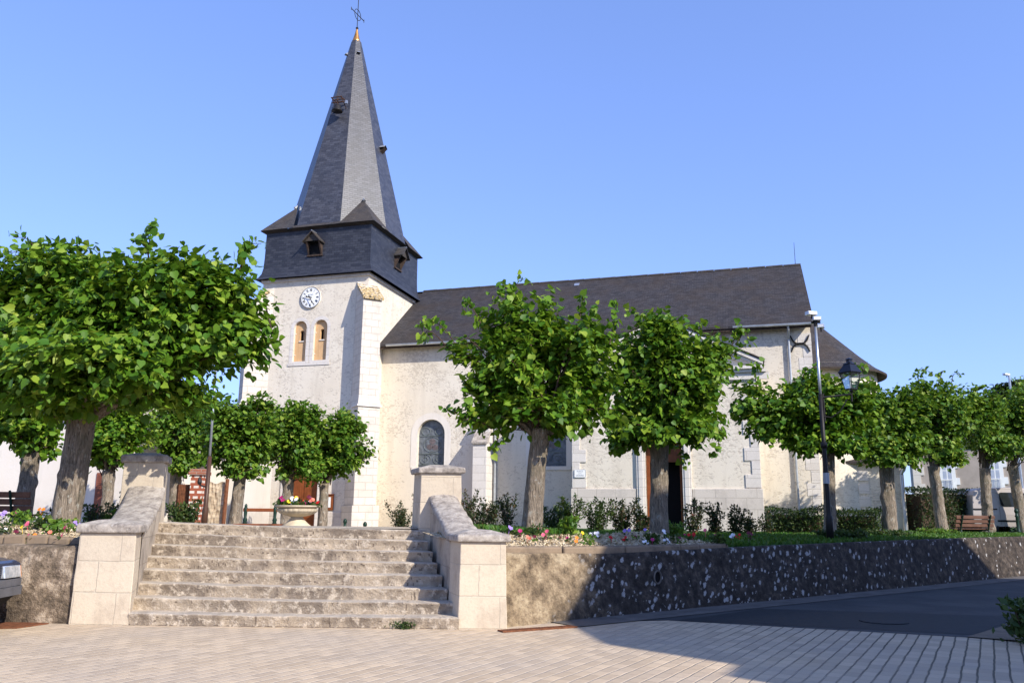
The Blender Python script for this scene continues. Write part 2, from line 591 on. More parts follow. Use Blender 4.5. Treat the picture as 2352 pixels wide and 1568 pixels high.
def mk_asphalt():
    m = NT("asphalt")
    f = m.noise(60, m.co(), 3, .8)
    a = m.noise(.6, m.co(), 4)
    c = m.mix(f, (.034, .0325, .033), (.062, .059, .058))
    c = m.mix(m.ramp(a, [(.45, 0.0), (.58, .6)]), c, (.082, .078, .074))
    m.bump(f, .4, .01)
    return m.done(c, .8)


def mk_chips():
    m = NT("pale_wood_chips")
    vo = m.n("TexVoronoi", {"Vector": m.co(), "Scale": 26.0})
    c = m.mix(m.n("SeparateColor", {0: vo.outputs["Color"]}).outputs[0], (.52, .39, .23), (.82, .70, .50))
    e = m.noise(4, m.co(), 5)
    c = m.mix(m.ramp(e, [(.58, 0.0), (.7, .8)]), c, (.10, .075, .05))
    m.bump(vo.outputs["Distance"], 1.0, .05)
    return m.done(c, .9)


def mk_lawn():
    m = NT("lawn_soil")
    c = m.ramp(m.noise(5, m.co(), 5), [(.3, (.02, .055, .010)), (.6, (.045, .105, .016)), (.8, (.08, .10, .03))])
    # bare gravel towards the church
    p = m.n("SeparateXYZ", {0: m.co()})
    k = m.ramp(m.math('ADD', m.math('MULTIPLY', p.outputs[0], .05), m.math('MULTIPLY', m.noise(1.2, m.co()), .1)), [(.0, 1.0), (.04, 0.0)])
    g = m.ramp(m.noise(30, m.co(), 4), [(.3, (.25, .21, .16)), (.7, (.42, .36, .28))])
    return m.done(m.mix(k, c, g), .95)


def mk_capmoss():
    m = NT("lichen_covered_weathering")
    a = m.noise(5, m.co(), 5, .7)
    c = m.ramp(a, [(.3, (.50, .46, .40)), (.5, (.50, .34, .12)), (.65, (.56, .50, .42))])
    f = m.noise(9, m.mapped("UV", (1, 1.6, 1)), 3, .6)
    c = m.mix(m.ramp(f, [(.52, 0.0), (.56, 1.0)]), c, (.06, .05, .04))
    m.bump(f, .6, .04)
    return m.done(c, .95)


def mk_brickstripe():
    m = NT("brick_and_stone_quoins")
    b = m.brick(.20, .135, (.66, .60, .52), (.60, .54, .46), (.30, .085, .045), .036, offs=.5, smooth=0.0)
    f = m.noise(20, m.co(), 4)
    c = m.mix(m.ramp(f, [(.5, 0.0), (.8, .4)]), b.outputs["Color"], (.2, .09, .06))
    return m.done(c, .9)


def mk_rubble():
    m = NT("rubble_stone")
    vo = m.n("TexVoronoi", {"Vector": m.mapped("Object", (6, 2, 9)), "Scale": 1.0})
    c = m.mix(m.n("SeparateColor", {0: vo.outputs["Color"]}).outputs[0], (.30, .23, .15), (.56, .46, .33))
    c = m.mix(m.ramp(vo.outputs["Distance"], [(.45, 0.0), (.7, .6)]), c, (.30, .26, .2))
    m.bump(vo.outputs["Distance"], .7, .04)
    return m.done(c, .95)


M['cap'] = mk_cap()
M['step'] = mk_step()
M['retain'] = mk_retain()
M['leftwall'] = mk_leftwall()
M['pavers'] = mk_pavers()
M['asphalt'] = mk_asphalt()
M['chips'] = mk_chips()
M['lawn'] = mk_lawn()
M['capmoss'] = mk_capmoss()
M['brickstripe'] = mk_brickstripe()
M['rubble'] = mk_rubble()
M['brick'] = ashlar("red_brick", (.34, .12, .07), (.28, .09, .05), (.35, .28, .22), .22, .07, (.2, .1, .07), .3, .01)
M['strip'] = simple("concrete_gutter", (.125, .11, .095), .9, .3, 3, 0, .4)
M['soil'] = simple("bare_ground", (.16, .14, .11), .95, .3, 2)
M['urnstone'] = simple("pale_cast_stone", (.52, .44, .32), .8, .14, 7, 0, .3)
M['glass'] = None


def mk_glass(name, col=(.9, .95, .95), rough=.02):
    m = NT(name)
    g = m.n("BsdfGlossy", {"Color": (.8, .85, .9), "Roughness": rough})
    t = m.n("BsdfTransparent", {"Color": col})
    fr = m.n("LayerWeight", {"Blend": .25})
    mx = m.n("MixShader", {0: m.math('ADD', m.math('MULTIPLY', fr.outputs["Fresnel"], .6), .08), 1: t.outputs[0], 2: g.outputs[0]})
    m.t.links.new(mx.outputs[0], m.out.inputs[0])
    return m.m


M['glass'] = mk_glass("lantern_glass")


# ------------------------------------------------------------------ foliage
LEAF = np.array([[0, 0, 0], [-.07, .26, .02], [.10, .45, .07], [.48, .46, .06], [.82, .20, .0], [1.08, 0, -.10],
                 [.82, -.20, .0], [.48, -.46, .06], [.10, -.45, .07], [-.07, -.26, .02]], float)
LEAF_F = [(0, 1, 2, 3, 4, 5), (0, 5, 6, 7, 8, 9)]
BLADE = np.array([[0, 0, 0], [.45, .26, .04], [1, 0, -.06], [.45, -.26, .04]], float)
BLADE_F = [(0, 1, 2, 3)]


def norm(a):
    return a / np.maximum(np.linalg.norm(a, axis=1, keepdims=True), 1e-9)


def leaf_mesh(name, mat, P, A, Nn, S, parent=None, shape='leaf', loc=None):
    """one mesh of many leaves: base points P, axes A, normals Nn, sizes S"""
    P, A, Nn = np.asarray(P, float), norm(np.asarray(A, float)), np.asarray(Nn, float)
    if loc is not None:
        P = P - np.array(loc)
    Wd = norm(np.cross(Nn, A))
    Nn = np.cross(A, Wd)
    T, FF = (LEAF, LEAF_F) if shape == 'leaf' else (BLADE, BLADE_F)
    n, k = len(P), len(T)
    S = np.broadcast_to(np.asarray(S, float), (n,))
    asp = 1.0 if shape == 'leaf' else 1.0
    V = P[:, None, :] + S[:, None, None] * (T[None, :, 0, None] * A[:, None, :] + T[None, :, 1, None] * asp * Wd[:, None, :] + T[None, :, 2, None] * Nn[:, None, :])
    V = V.reshape(-1, 3)
    fl = np.array([i for f in FF for i in f])
    lt = np.array([len(f) for f in FF])
    loops = (fl[None, :] + (np.arange(n) * k)[:, None]).reshape(-1)
    tot = np.tile(lt, n)
    start = np.concatenate([[0], np.cumsum(tot)[:-1]])
    me = bpy.data.meshes.new(name)
    me.vertices.add(len(V))
    me.vertices.foreach_set("co", V.astype(np.float32).ravel())
    me.loops.add(len(loops))
    me.loops.foreach_set("vertex_index", loops.astype(np.int32))
    me.polygons.add(len(tot))
    me.polygons.foreach_set("loop_start", start.astype(np.int32))
    me.polygons.foreach_set("loop_total", tot.astype(np.int32))
    me.update(calc_edges=True)
    me.validate()
    me.materials.append(mat)
    o = bpy.data.objects.new(name, me)
    COL.objects.link(o)
    if loc is not None:
        o.location = loc
    if parent is not None:
        o.parent = parent
    return o


def shoots(lobes, head, per, seed, droop=.35, jit=.16):
    """quadratic shoots from the pollard head out to the surface of each lobe"""
    r = np.random.default_rng(seed)
    out = []
    for (c, rad, n) in lobes:
        cl = norm(r.normal(size=(max(6, n // 6), 3)))
        d = norm(cl[r.integers(0, len(cl), n)] + r.normal(size=(n, 3)) * .24)
        d[:, 2] = np.where(d[:, 2] < -.65, -d[:, 2], d[:, 2])
        q = r.uniform(.62, 1.08, (n, 1)) ** .8
        lump = 1 + .16 * np.sin(d[:, :1] * 5 + seed) * np.cos(d[:, 2:3] * 4 + 2 * d[:, 1:2] * 3)
        e = c + d * rad * q * lump
        s = head + (c - head) * r.uniform(0, .75, (n, 1)) + r.normal(size=(n, 3)) * .12
        m = (s + e) / 2 + np.array([0, 0, 1.0]) * np.linalg.norm(e - s, axis=1, keepdims=True) * droop * .5
        out.append((s, m, e, d))
    return [np.concatenate([o[i] for o in out]) for i in range(4)]


def leaves_on(s, m, e, d, k, size, seed, t0=.3, jit=.09):
    r = np.random.default_rng(seed)
    n = len(s)
    t = t0 + (1.02 - t0) * r.uniform(0, 1, (n, k, 1)) ** .75
    p = (1 - t) ** 2 * s[:, None] + 2 * t * (1 - t) * m[:, None] + t * t * e[:, None]
    tg = 2 * (1 - t) * (m - s)[:, None] + 2 * t * (e - m)[:, None]
    p = p + r.normal(size=p.shape) * jit
    dd = np.broadcast_to(d[:, None], p.shape)
    out = norm((dd + r.normal(size=p.shape) * .35).reshape(-1, 3))
    ax = norm(norm(tg.reshape(-1, 3)) * .35 + out * .55 + r.normal(size=out.shape) * .55 + np.array([0, 0, -.55]))
    nn = out * .75 + r.normal(size=out.shape) * .4 + np.array([0, 0, .75])
    sz = size * r.uniform(.5, 1.3, len(out))
    return p.reshape(-1, 3), ax, nn, sz


def trunk_mesh(mb, base, top, r0, r1, seed, burls=(), lean=(0, 0), flare=.24, n=26, m=44):
    base, top = Vector(base), Vector(top)
    vs, fs = [], []
    for j in range(m + 1):
        t = j / m
        c = base.lerp(top, t) + Vector((lean[0] * sin(pi * t), lean[1] * sin(pi * t), 0))
        r = lerp(r0, r1, t) * (1 + flare * math.exp(-t * 9)) * (1 + .12 * math.exp(-(1 - t) * 8))
        for k in range(n):
            an = 2 * pi * k / n
            q = noise.noise(Vector((cos(an) * 1.5 + seed, sin(an) * 1.5, t * 4))) * .16 + .045 * sin(an * 5 + seed + t * 2) + .05 * noise.noise(Vector((cos(an) * 4, sin(an) * 4 + seed, t * 9)))
            for (bt, ba, bs, bw) in burls:
                da = (an - ba + pi) % (2 * pi) - pi
                q += bs * math.exp(-((t - bt) / bw) ** 2 - (da / .55) ** 2)
            vs.append(c + Vector((cos(an), sin(an), 0)) * r * (1 + q))
    for j in range(m):
        for k in range(n):
            k2 = (k + 1) % n
            fs.append((j * n + k, j * n + k2, (j + 1) * n + k2, (j + 1) * n + k))
    fs.append(tuple(m * n + k for k in range(n)))
    mb.add(vs, fs)


def tree(name, label, Y, base_px, top_px, wpx, lobes_px, seed, nper=1.0, size=.15, emerg=(), burls=(), mat='leaf', bark='bark', zbase=None, kleaf=24, group="pollarded lime trees", dscale=1.0, knob=True):
    gx = PY(base_px[0], 1190, Y).x
    gz = tz(gx, Y) - .05 if zbase is None else zbase
    base = Vector((gx, Y, gz))
    root = thing(name, base, label, "tree", group=group)
    top = PY(top_px[0], top_px[1], Y)
    depth = (base - CAMP).dot(fw)
    r0 = wpx / F * depth / 2 * .9
    burls = tuple(burls) + ((.97, random.Random(seed).uniform(3.4, 5.6), .30, .05), (random.Random(seed + 1).uniform(.4, .8), random.Random(seed).uniform(3.6, 5.4), .16, .035), (random.Random(seed + 2).uniform(.3, .7), random.Random(seed + 3).uniform(3.6, 5.4), .12, .03))
    mb = MB(off=-base)
    trunk_mesh(mb, base - Vector((0, 0, .1)), top, r0, r0 * .86, seed, burls)
    lobes = []
    for i, (px, py, rx, ry, dy, n) in enumerate(lobes_px):
        c = PY(px, py, Y + dy)
        k = depth / F
        rr = np.array([rx * k, max(rx, ry) * k * .95 * dscale, ry * k])
        lobes.append((np.array(c), rr, int(n * nper)))
    head = np.array(top)
    r = random.Random(seed)
    # limbs: a few thick arms from the head into the crown
    for (c, rr, n) in lobes:
        for q in range(2):
            tgt = Vector(c) + Vector((r.uniform(-.4, .4) * rr[0], r.uniform(-.4, .4) * rr[1], r.uniform(-.2, .5) * rr[2]))
            st = top - Vector((0, 0, .25))
            tgt = st.lerp(tgt, .7)
            mid = st.lerp(tgt, .45) + Vector((0, 0, .12))
            mb.tube([st, mid, tgt], [r0 * .42, r0 * .24, r0 * .06], 8)
    mb.build('trunk', M[bark], root, smooth=True)
    s, m_, e, d = shoots(lobes, head, nper, seed)
    P, A, Nn, S = leaves_on(s, m_, e, d, kleaf, size, seed + 1)
    parts = [(P, A, Nn, S)]
    tw = MB(off=-base)
    st = np.random.default_rng(seed + 5)
    for (ax, ay, bx, by, cx, cy) in emerg:       # long upright shoots: foot, bend, tip
        p0, p1, p2 = PY(ax, ay, Y - .15), PY(bx, by, Y - .2), PY(cx, cy, Y - .25)
        pm = p1 * 2 - (p0 + p2) / 2
        s1, m1, e1 = np.array([p0]), np.array([pm]), np.array([p2])
        kk = int(max(18, (p2 - p0).length / .026))
        p, a, nn, sz = leaves_on(s1, m1, e1, np.array([[0, -.3, .5]]), kk, size * .95, seed + 9 + int(ax), .02, .05)
        side = norm(st.normal(size=p.shape))
        a = norm(side * .9 + np.array([0, 0, -.35]))
        hz = norm(st.normal(size=p.shape) * np.array([1, 1, .25]) + np.array([.15, -.35, .25]))
        parts.append((p + a * .02, a, hz, sz))
        tw.tube([p0 * (1 - t) ** 2 + pm * (2 * t * (1 - t)) + p2 * t * t for t in (0, .2, .4, .6, .8, 1)], [.014, .012, .011, .009, .007, .004], 5)
    for i in st.choice(len(s), min(len(s), 90), replace=False):
        q = [Vector((1 - t) ** 2 * s[i] + 2 * t * (1 - t) * m_[i] + t * t * e[i]) for t in (0, .35, .7, 1)]
        tw.tube(q, [.022, .016, .01, .005], 4, False)
    tw.build('twigs', M['twig'], root)
    P, A, Nn, S = [np.concatenate([q[i] for q in parts]) for i in range(4)]
    leaf_mesh('crown', M[mat], P - np.array(base), A, Nn, S, root)
    return root


def leaf_cloud(name, mat, fn, n, size, seed, parent=None, shape='blade', up=.3, loc=None):
    r = np.random.default_rng(seed)
    P, D = fn(r, n)
    out = norm(D + r.normal(size=D.shape) * .5)
    ax = norm(out * .6 + r.normal(size=D.shape) * .6 + np.array([0, 0, up]))
    nn = out + r.normal(size=D.shape) * .5 + np.array([0, 0, .6])
    return leaf_mesh(name, mat, P, ax, nn, size * r.uniform(.6, 1.3, n), parent, shape, loc)


# ------------------------------------------------------------------ setting
g = MB()
g.add([(-900, -900, -.02), (900, -900, -.02), (900, 900, -.02), (-900, 900, -.02)], [(0, 1, 2, 3)])
struct(g.build("ground", M['soil']))
WB = [PZ(1160, 1440, 0), PZ(1400, 1418, 0), PZ(1700, 1388, 0), PZ(2000, 1357, 0), PZ(2300, 1328, 0)]
wdir = (WB[4] - WB[0]).normalized()
wnor = Vector((-wdir.y, wdir.x, 0))              # away from the road
W0, W1 = WB[0].copy(), WB[4] + wdir * 16
W0.z = W1.z = 0
rA, rB = PZ(1535, 1424, 0), PZ(2222, 1463, 0)
rC = PZ(2352, 1424, 0)
pl = MB()
pl.add([(-40, -6, 0), (12, -6, 0), (rB.x + 2.2, rB.y - .9, 0), (rB.x, rB.y, 0), (rA.x, rA.y, 0), (W0.x + .9, W0.y + .62, 0), (W0.x, W0.y + .2, 0), (-40, 13, 0)], [tuple(range(8))])
struct(pl.build("plaza_paving", M['pavers']))
rd = MB()
far = (rC - rB).normalized()
e0, e1_ = W0 + wdir * 1.9 - wnor * .4, W1 - wnor * .4
rd.add([(rB.x, rB.y, .004), (rB.x + far.x * 26, rB.y + far.y * 26, .004), (e1_.x, e1_.y, .004), (e0.x, e0.y, .004), (rA.x, rA.y, .004)], [(0, 1, 2, 3, 4)])
struct(rd.build("road", M['asphalt']))
pt = MB()
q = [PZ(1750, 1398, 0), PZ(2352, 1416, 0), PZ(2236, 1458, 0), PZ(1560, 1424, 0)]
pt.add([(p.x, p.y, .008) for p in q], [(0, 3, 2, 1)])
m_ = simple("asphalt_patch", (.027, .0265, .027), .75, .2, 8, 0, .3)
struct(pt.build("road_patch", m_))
sp = MB()
a, b = W0 + wdir * .9, W1
sp.add([(*(a - wnor * .62).xy, .012), (*(b - wnor * .62).xy, .012), (*(b + wnor * .1).xy, .012), (*(a + wnor * .1).xy, .012)], [(0, 1, 2, 3)])
struct(sp.build("gutter_strip", M['strip']))
pv = MB()
b2 = rB + Vector((2.2, -.9, 0))
pv.grid(lambda u, v: (rB.lerp(rB + far * 26, u) + (Vector((.75, -.66, 0)) * v * 3)) + Vector((0, 0, .012 + .05 * v)), 20, 3)
struct(pv.build("side_pavement", M['kerbstone']))

# terrace: one sheet from the wall tops to far behind the church
front = [(-70, 12.75), (-30, 12.75), (-12, 12.75), (-8, 12.75), (-6.62, 12.75), (-7.1, 14.92), (-5.5, 14.88), (-3.5, 14.84), (-1.0, 14.80), (-.35, 12.95)]
for t in (.6, 1.4, 2.4, 3.6, 5, 7, 9, 11, 13, 15, 17, 20, 24, 30):
    p = W0 + wdir * t + wnor * .34
    front.append((p.x, p.y))
back = [(-150, 120), (-90, 120), (-60, 120), (-50, 120), (-44, 120), (-42, 120), (-34, 120), (-24, 120), (-12, 120), (-8, 120)] + [(-4 + i * 9, 120) for i in range(14)]
rows = [0, .002, .004, .006, .008, .01, .012, .014, .016, .018, .02, .025, .03, .045, .06, .08, .1, .13, .16, .2, .25, .32, .45, .7, 1]
tr = MB()
vs = []
for j, t in enumerate(rows):
    for (a, b) in zip(front, back):
        x, y = lerp(a[0], b[0], t), lerp(a[1], b[1], t)
        z = tz(x, y)
        if j == 0:
            z = min(z, 1.04 if (a[0] < -6.6 or a[0] > -.5) else 1.33)
        tq = Vector((x, y, 0)) - W0
        t_, q_ = tq.dot(wdir), tq.dot(wnor)
        if (x < -6.6 and y < 14.4) or (-.8 < t_ < 5.5 and q_ < 1.75):
            z = min(z, .95)
        elif t_ >= 5.5 and q_ < 4:
            z = min(z, 1.03 + .05 * max(q_ - .4, 0))
        vs.append((x, y, z))
nf = len(front)
tr.add(vs, [(j * nf + i, j * nf + i + 1, (j + 1) * nf + i + 1, (j + 1) * nf + i) for j in range(len(rows) - 1) for i in range(nf - 1)])
struct(tr.build("terrace_ground", M['lawn'], smooth=True))

# ------------------------------------------------------------------ church
CH_A = radians(16.2)
E1 = Vector((cos(CH_A), -sin(CH_A), 0))
E2 = Vector((sin(CH_A), cos(CH_A), 0))
K0 = PY(848, 627, 36.0)
K0.z = 0
ZC = 1.0


def WC(s, t, z):
    return K0 + E1 * s + E2 * t + Vector((0, 0, z))


def ON(px, py, t):                               # pixel -> church coordinates on a plane t = const
    d = ray(px, py)
    k = ((K0 - CAMP).dot(E2) + t) / d.dot(E2)
    p = CAMP + d * k - K0
    return p.dot(E1), p.z


church = thing("church", K0 + Vector((0, 0, ZC)), "pale rendered stone church with slate spire, clock and long slate roof", "church", -CH_A)


def CB():
    return MB(off=(0, 0, -ZC))


S_ = lambda t0: (lambda u, v, d: Vector((u, t0 + d, v)))          # a wall facing the street
GZ = .6


def arch(u0, u1, v0, v1, n=14):
    r = (u1 - u0) / 2
    c = (u0 + u1) / 2
    return [(u0, v0), (u1, v0)] + [(c + r * cos(pi * i / n), v1 - r + r * sin(pi * i / n)) for i in range(n + 1)]


# tower
lou = [arch(-3.68, -3.03, 8.36, 10.26), arch(-2.65, -1.97, 8.38, 10.27)]
tdoor = [(-3.62, .75), (-2.02, .75), (-2.02, 3.9), (-3.62, 3.9)]
tw = CB()
tw.wall(S_(0.0), [(-5.5, GZ), (0, GZ), (0, 12.36), (-5.5, 12.36)], lou + [tdoor], .30)
tw.add([(0, 0, GZ), (0, 5.5, GZ), (0, 5.5, 12.36), (0, 0, 12.36)], [(0, 1, 2, 3)])
tw.add([(-5.5, 5.5, GZ), (-5.5, 0, GZ), (-5.5, 0, 12.36), (-5.5, 5.5, 12.36)], [(0, 1, 2, 3)])
tw.add([(0, 5.5, GZ), (-5.5, 5.5, GZ), (-5.5, 5.5, 12.36), (0, 5.5, 12.36)], [(0, 1, 2, 3)])
tower = tw.build("tower_wall", M['plaster2'], church)
b = CB()
b.box(-5.58, .08, -.08, 5.58, 12.2, 12.36)
b.build("tower_cornice", M['plinth'], tower, bevel=.02)
for (u0, u1, v0, v1) in ((-3.68, -3.03, 8.36, 10.26), (-2.65, -1.97, 8.38, 10.27)):
    c_ = (u0 + u1) / 2 + .03
    o = CB()
    o.wall(S_(.13), arch(u0 - .02, u1 + .02, v0 - .02, v1 + .02), [arch(c_ - .115, c_ + .115, v0 + .98, v0 + 1.48)], .12)
    for k in (1, 2):
        u = lerp(u0, u1, k / 3)
        o.box(u - .008, u + .008, .124, .134, v0 + .02, v1 - .32)
    sh = o.build("shutter", M['tanwood'], church)
    o = CB()
    o.add([(c_ - .2, .28, v0 + .8), (c_ + .2, .28, v0 + .8), (c_ + .2, .28, v0 + 1.6), (c_ - .2, .28, v0 + 1.6)], [(0, 1, 2, 3)])
    o.build("opening", M['black'], sh)
    o = CB()
    o.box(c_ - .13, c_ + .13, .09, .16, v0 + .93, v0 + .98)
    for z in (v0 + .3, v0 + 1.3):
        o.box(u0 + .0, u0 + .05, .105, .13, z, z + .05)
    o.build("shutter_ledge", M['plaster_white'], sh)
# rough stone surround of the twin openings, patched lighter
o = CB()
for (u0, u1, v0, v1) in ((-3.68, -3.03, 8.36, 10.26), (-2.65, -1.97, 8.38, 10.27)):
    ring = arch(u0 - .17, u1 + .17, v0 - .14, v1 + .17, 14)
    o.wall(S_(-.012), ring, [arch(u0, u1, v0, v1, 14)], .012)
o.box(-3.9, -1.75, -.035, .0, 8.16, 8.27)
o.build("opening_surround", M['quoin'], church)
# tower door
d = CB()
d.box(-3.62, -2.02, .24, .30, .7, 3.9)
for u0, u1 in ((-3.55, -2.86), (-2.78, -2.09)):
    for v0, v1 in ((1.25, 2.0), (2.12, 3.0), (3.22, 3.8)):
        d.box(u0, u1, .215, .24, v0, v1)
        d.box(u0 + .1, u1 - .1, .20, .216, v0 + .1, v1 - .1)
d.box(-3.62, -2.02, .19, .25, 3.04, 3.16)
d.build("tower_door", M['redwood'], church, bevel=.008)
d = CB()
d.box(-3.86, -3.62, -.05, .1, 1.0, 4.1)
d.box(-2.02, -1.78, -.05, .1, 1.0, 4.1)
d.box(-3.9, -1.74, -.06, .1, 3.9, 4.2)
d.box(-4.0, -3.62, -.16, .1, .9, 1.75)
d.box(-2.02, -1.64, -.16, .1, .9, 1.75)
d.build("door_surround", M['quoin'], church, bevel=.03)
# plinth round the tower foot
d = CB()
d.box(-5.5, -4.0, -.10, 0, GZ, 1.65)
d.box(-1.64, -.3, -.10, 0, GZ, 1.65)
d.build("tower_plinth", M['plinth'], church, bevel=.03)


def diag_buttress(sx, ang_flip):
    """diagonal corner buttress; local axis a points outwards, b sideways"""
    a = Vector((ang_flip, -1, 0)).normalized()
    bb = Vector((-a.y, a.x, 0))
    o3 = Vector((sx, 0, 0))
    P = lambda x, y, z: o3 + a * x + bb * y + Vector((0, 0, z))
    o = CB()

    def seg(p, w, z0, z1):
        o.hexa([P(-.6, -w, z0), P(p, -w, z0), P(p, w, z0), P(-.6, w, z0), P(-.6, -w, z1), P(p, -w, z1), P(p, w, z1), P(-.6, w, z1)])
    seg(.67, .435, 6.62, 10.95)
    seg(.82, .50, 1.9, 6.2)
    seg(.95, .60, GZ, 1.9)
    # weathered offset and head
    o.hexa([P(-.6, -.50, 6.2), P(.82, -.50, 6.2), P(.82, .50, 6.2), P(-.6, .50, 6.2), P(-.6, -.435, 6.75), P(.67, -.435, 6.62), P(.67, .435, 6.62), P(-.6, .435, 6.75)])
    o.hexa([P(-.6, -.43, 10.95), P(.66, -.43, 10.95), P(.66, .43, 10.95), P(-.6, .43, 10.95), P(-.6, -.43, 12.1), P(-.02, -.43, 11.68), P(-.02, .43, 11.68), P(-.6, .43, 12.1)])
    bt = o.build("buttress", M['buttress'], church, bevel=.02)
    o = CB()
    o.hexa([P(-.25, -.49, 11.70), P(.76, -.49, 10.90), P(.76, .49, 10.90), P(-.25, .49, 11.70), P(-.20, -.49, 11.82), P(.80, -.49, 11.02), P(.80, .49, 11.02), P(-.20, .49, 11.82)])
    o.build("buttress_cap", M['capmoss'], bt, bevel=.02)
    o = CB()
    o.hexa([P(0, -.56, 6.10), P(.90, -.56, 6.10), P(.90, .56, 6.10), P(0, .56, 6.10), P(0, -.54, 6.2), P(.86, -.54, 6.2), P(.86, .54, 6.2), P(0, .54, 6.2)])
    o.build("drip_course", M['quoin'], bt, bevel=.015)


diag_buttress(0, 1)
diag_buttress(-5.5, -1)

# slate belfry, flared at its foot
CT = Vector((-2.75, 2.75, 0))
o = CB()
prof = [(3.06, 12.34), (2.93, 12.47), (2.84, 12.66), (2.79, 12.95), (2.77, 13.5), (2.76, 14.86)]
vs = []
for h, z in prof:
    vs += [CT + Vector((sx * h, sy * h, z)) for sx, sy in ((-1, -1), (1, -1), (1, 1), (-1, 1))]
o.add(vs, [(i * 4 + k, i * 4 + (k + 1) % 4, i * 4 + 4 + (k + 1) % 4, i * 4 + 4 + k) for i in range(len(prof) - 1) for k in range(4)])
o.build("belfry", M['slate_dark'], church)
# broach spire
zb, za = 14.80, 26.1
ri, rt = 2.78, .24
hb, ht = ri * tan(pi / 8), rt * tan(pi / 8)


def octv(r, h, z):
    return [CT + Vector((x, y, z)) for x, y in ((-h, -r), (h, -r), (r, -h), (r, h), (h, r), (-h, r), (-r, h), (-r, -h))]


o = CB()
v0, v1 = octv(ri, hb, zb + .05), octv(rt, ht, za)
for i in range(8):
    j = (i + 1) % 8
    o.add([v0[i], v0[j], v1[j], v1[i]], [(0, 1, 2, 3)])
spire = o.build("spire", M['slate_spire'], church)
o = CB()
H = 2.98
kz = 16.35
tt = (kz - zb) / (za - zb)
for sx, sy in ((-1, -1), (1, -1), (1, 1), (-1, 1)):
    c0 = CT + Vector((sx * H, sy * H, zb - .02))
    a0 = CT + Vector((sx * hb * 1.04, sy * H, zb))
    b0 = CT + Vector((sx * H, sy * hb * 1.04, zb))
    rr = lerp(ri, rt, tt) / sqrt(2) * 1.02
    ap = CT + Vector((sx * rr, sy * rr, kz))
    o.add([c0, a0, b0, ap], [(0, 1, 3), (2, 0, 3)] if sx * sy < 0 else [(1, 0, 3), (0, 2, 3)])
o.add([CT + Vector((sx * H, sy * H, zb - .04)) for sx, sy in ((-1, -1), (1, -1), (1, 1), (-1, 1))] +
      [CT + Vector((sx * 2.76, sy * 2.76, zb - .12)) for sx, sy in ((-1, -1), (1, -1), (1, 1), (-1, 1))],
      [(k, k + 4, (k + 1) % 4 + 4, (k + 1) % 4) for k in range(4)])
for k in range(4):                                # little slopes at the foot of the square faces
    sx, sy = ((0, -1), (1, 0), (0, 1), (-1, 0))[k]
    t_ = Vector((-sy, sx, 0))
    n_ = Vector((sx, sy, 0))
    o.add([CT + n_ * H - t_ * H + Vector((0, 0, zb - .02)), CT + n_ * H + t_ * H + Vector((0, 0, zb - .02)),
           CT + n_ * 2.72 + t_ * 1.2 + Vector((0, 0, zb + .20)), CT + n_ * 2.72 - t_ * 1.2 + Vector((0, 0, zb + .20))], [(0, 1, 2, 3)])
o.build("broach", M['slate_moss'], spire)
o = CB()
for sx, sy in ((1, -1), (-1, -1)):
    rr = lerp(ri, rt, tt) / sqrt(2) * 1.03
    p = CT + Vector((sx * rr, sy * rr, kz))
    o.tube([p + Vector((0, 0, .06)), p + Vector((sx * .1, sy * .1, -.12))], [.03, .09], 6)
o.build("broach_flashing", M['zinc'], spire)
o = CB()
o.lathe([(.27, za - .08), (.20, za + .1), (.12, za + .4), (.06, za + .7), (.03, za + .85)], CT, 8)
o.build("spire_cap", M['copper'], spire, smooth=True)
o = CB()
cz = za + .78
o.tube([CT + Vector((0, 0, cz)), CT + Vector((0, 0, cz + 1.95))], .022, 6)
o.lathe([(.05, cz), (.08, cz + .05), (.05, cz + .1)], CT, 8)
dc = Vector((.10, 1.0, 0)).normalized()
zc2 = cz + .85
o.tube([CT - dc * .62 + Vector((0, 0, zc2)), CT + dc * .62 + Vector((0, 0, zc2))], .022, 6)
o.tube([CT + dc * .3 * cos(a) + Vector((0, 0, zc2 + .3 * sin(a))) for a in [i * pi / 8 for i in range(17)]], .018, 5, False)
for sgn in (-1, 1):
    q = CT + dc * .62 * sgn + Vector((0, 0, zc2))
    o.tube([q + Vector((0, 0, -.09)), q + Vector((0, 0, .09))], .018, 5)
cross = o.build("cross", M['iron'], spire)
o = CB()
zz = cz + 1.92
prof2 = [(-.26, .02), (-.1, .0), (.08, .02), (.14, .16), (.2, .24), (.12, .27), (.05, .17), (-.08, .14), (-.2, .26), (-.3, .2)]
o.prism(prof2, lambda u, v, d: CT + dc * u + Vector((-dc.y, dc.x, 0)) * d + Vector((0, 0, zz + v)), -.03, .03)
o.build("weathercock", M['zinc_matt'], cross)


def faceS(u, v, d):                              # spire south face frame: u across, v height, d outwards
    r = lerp(ri, rt, (v - zb) / (za - zb))
    return CT + Vector((u, -r - d, v))


def faceE(u, v, d):
    r = lerp(ri, rt, (v - zb) / (za - zb))
    return CT + Vector((r + d, u, v))


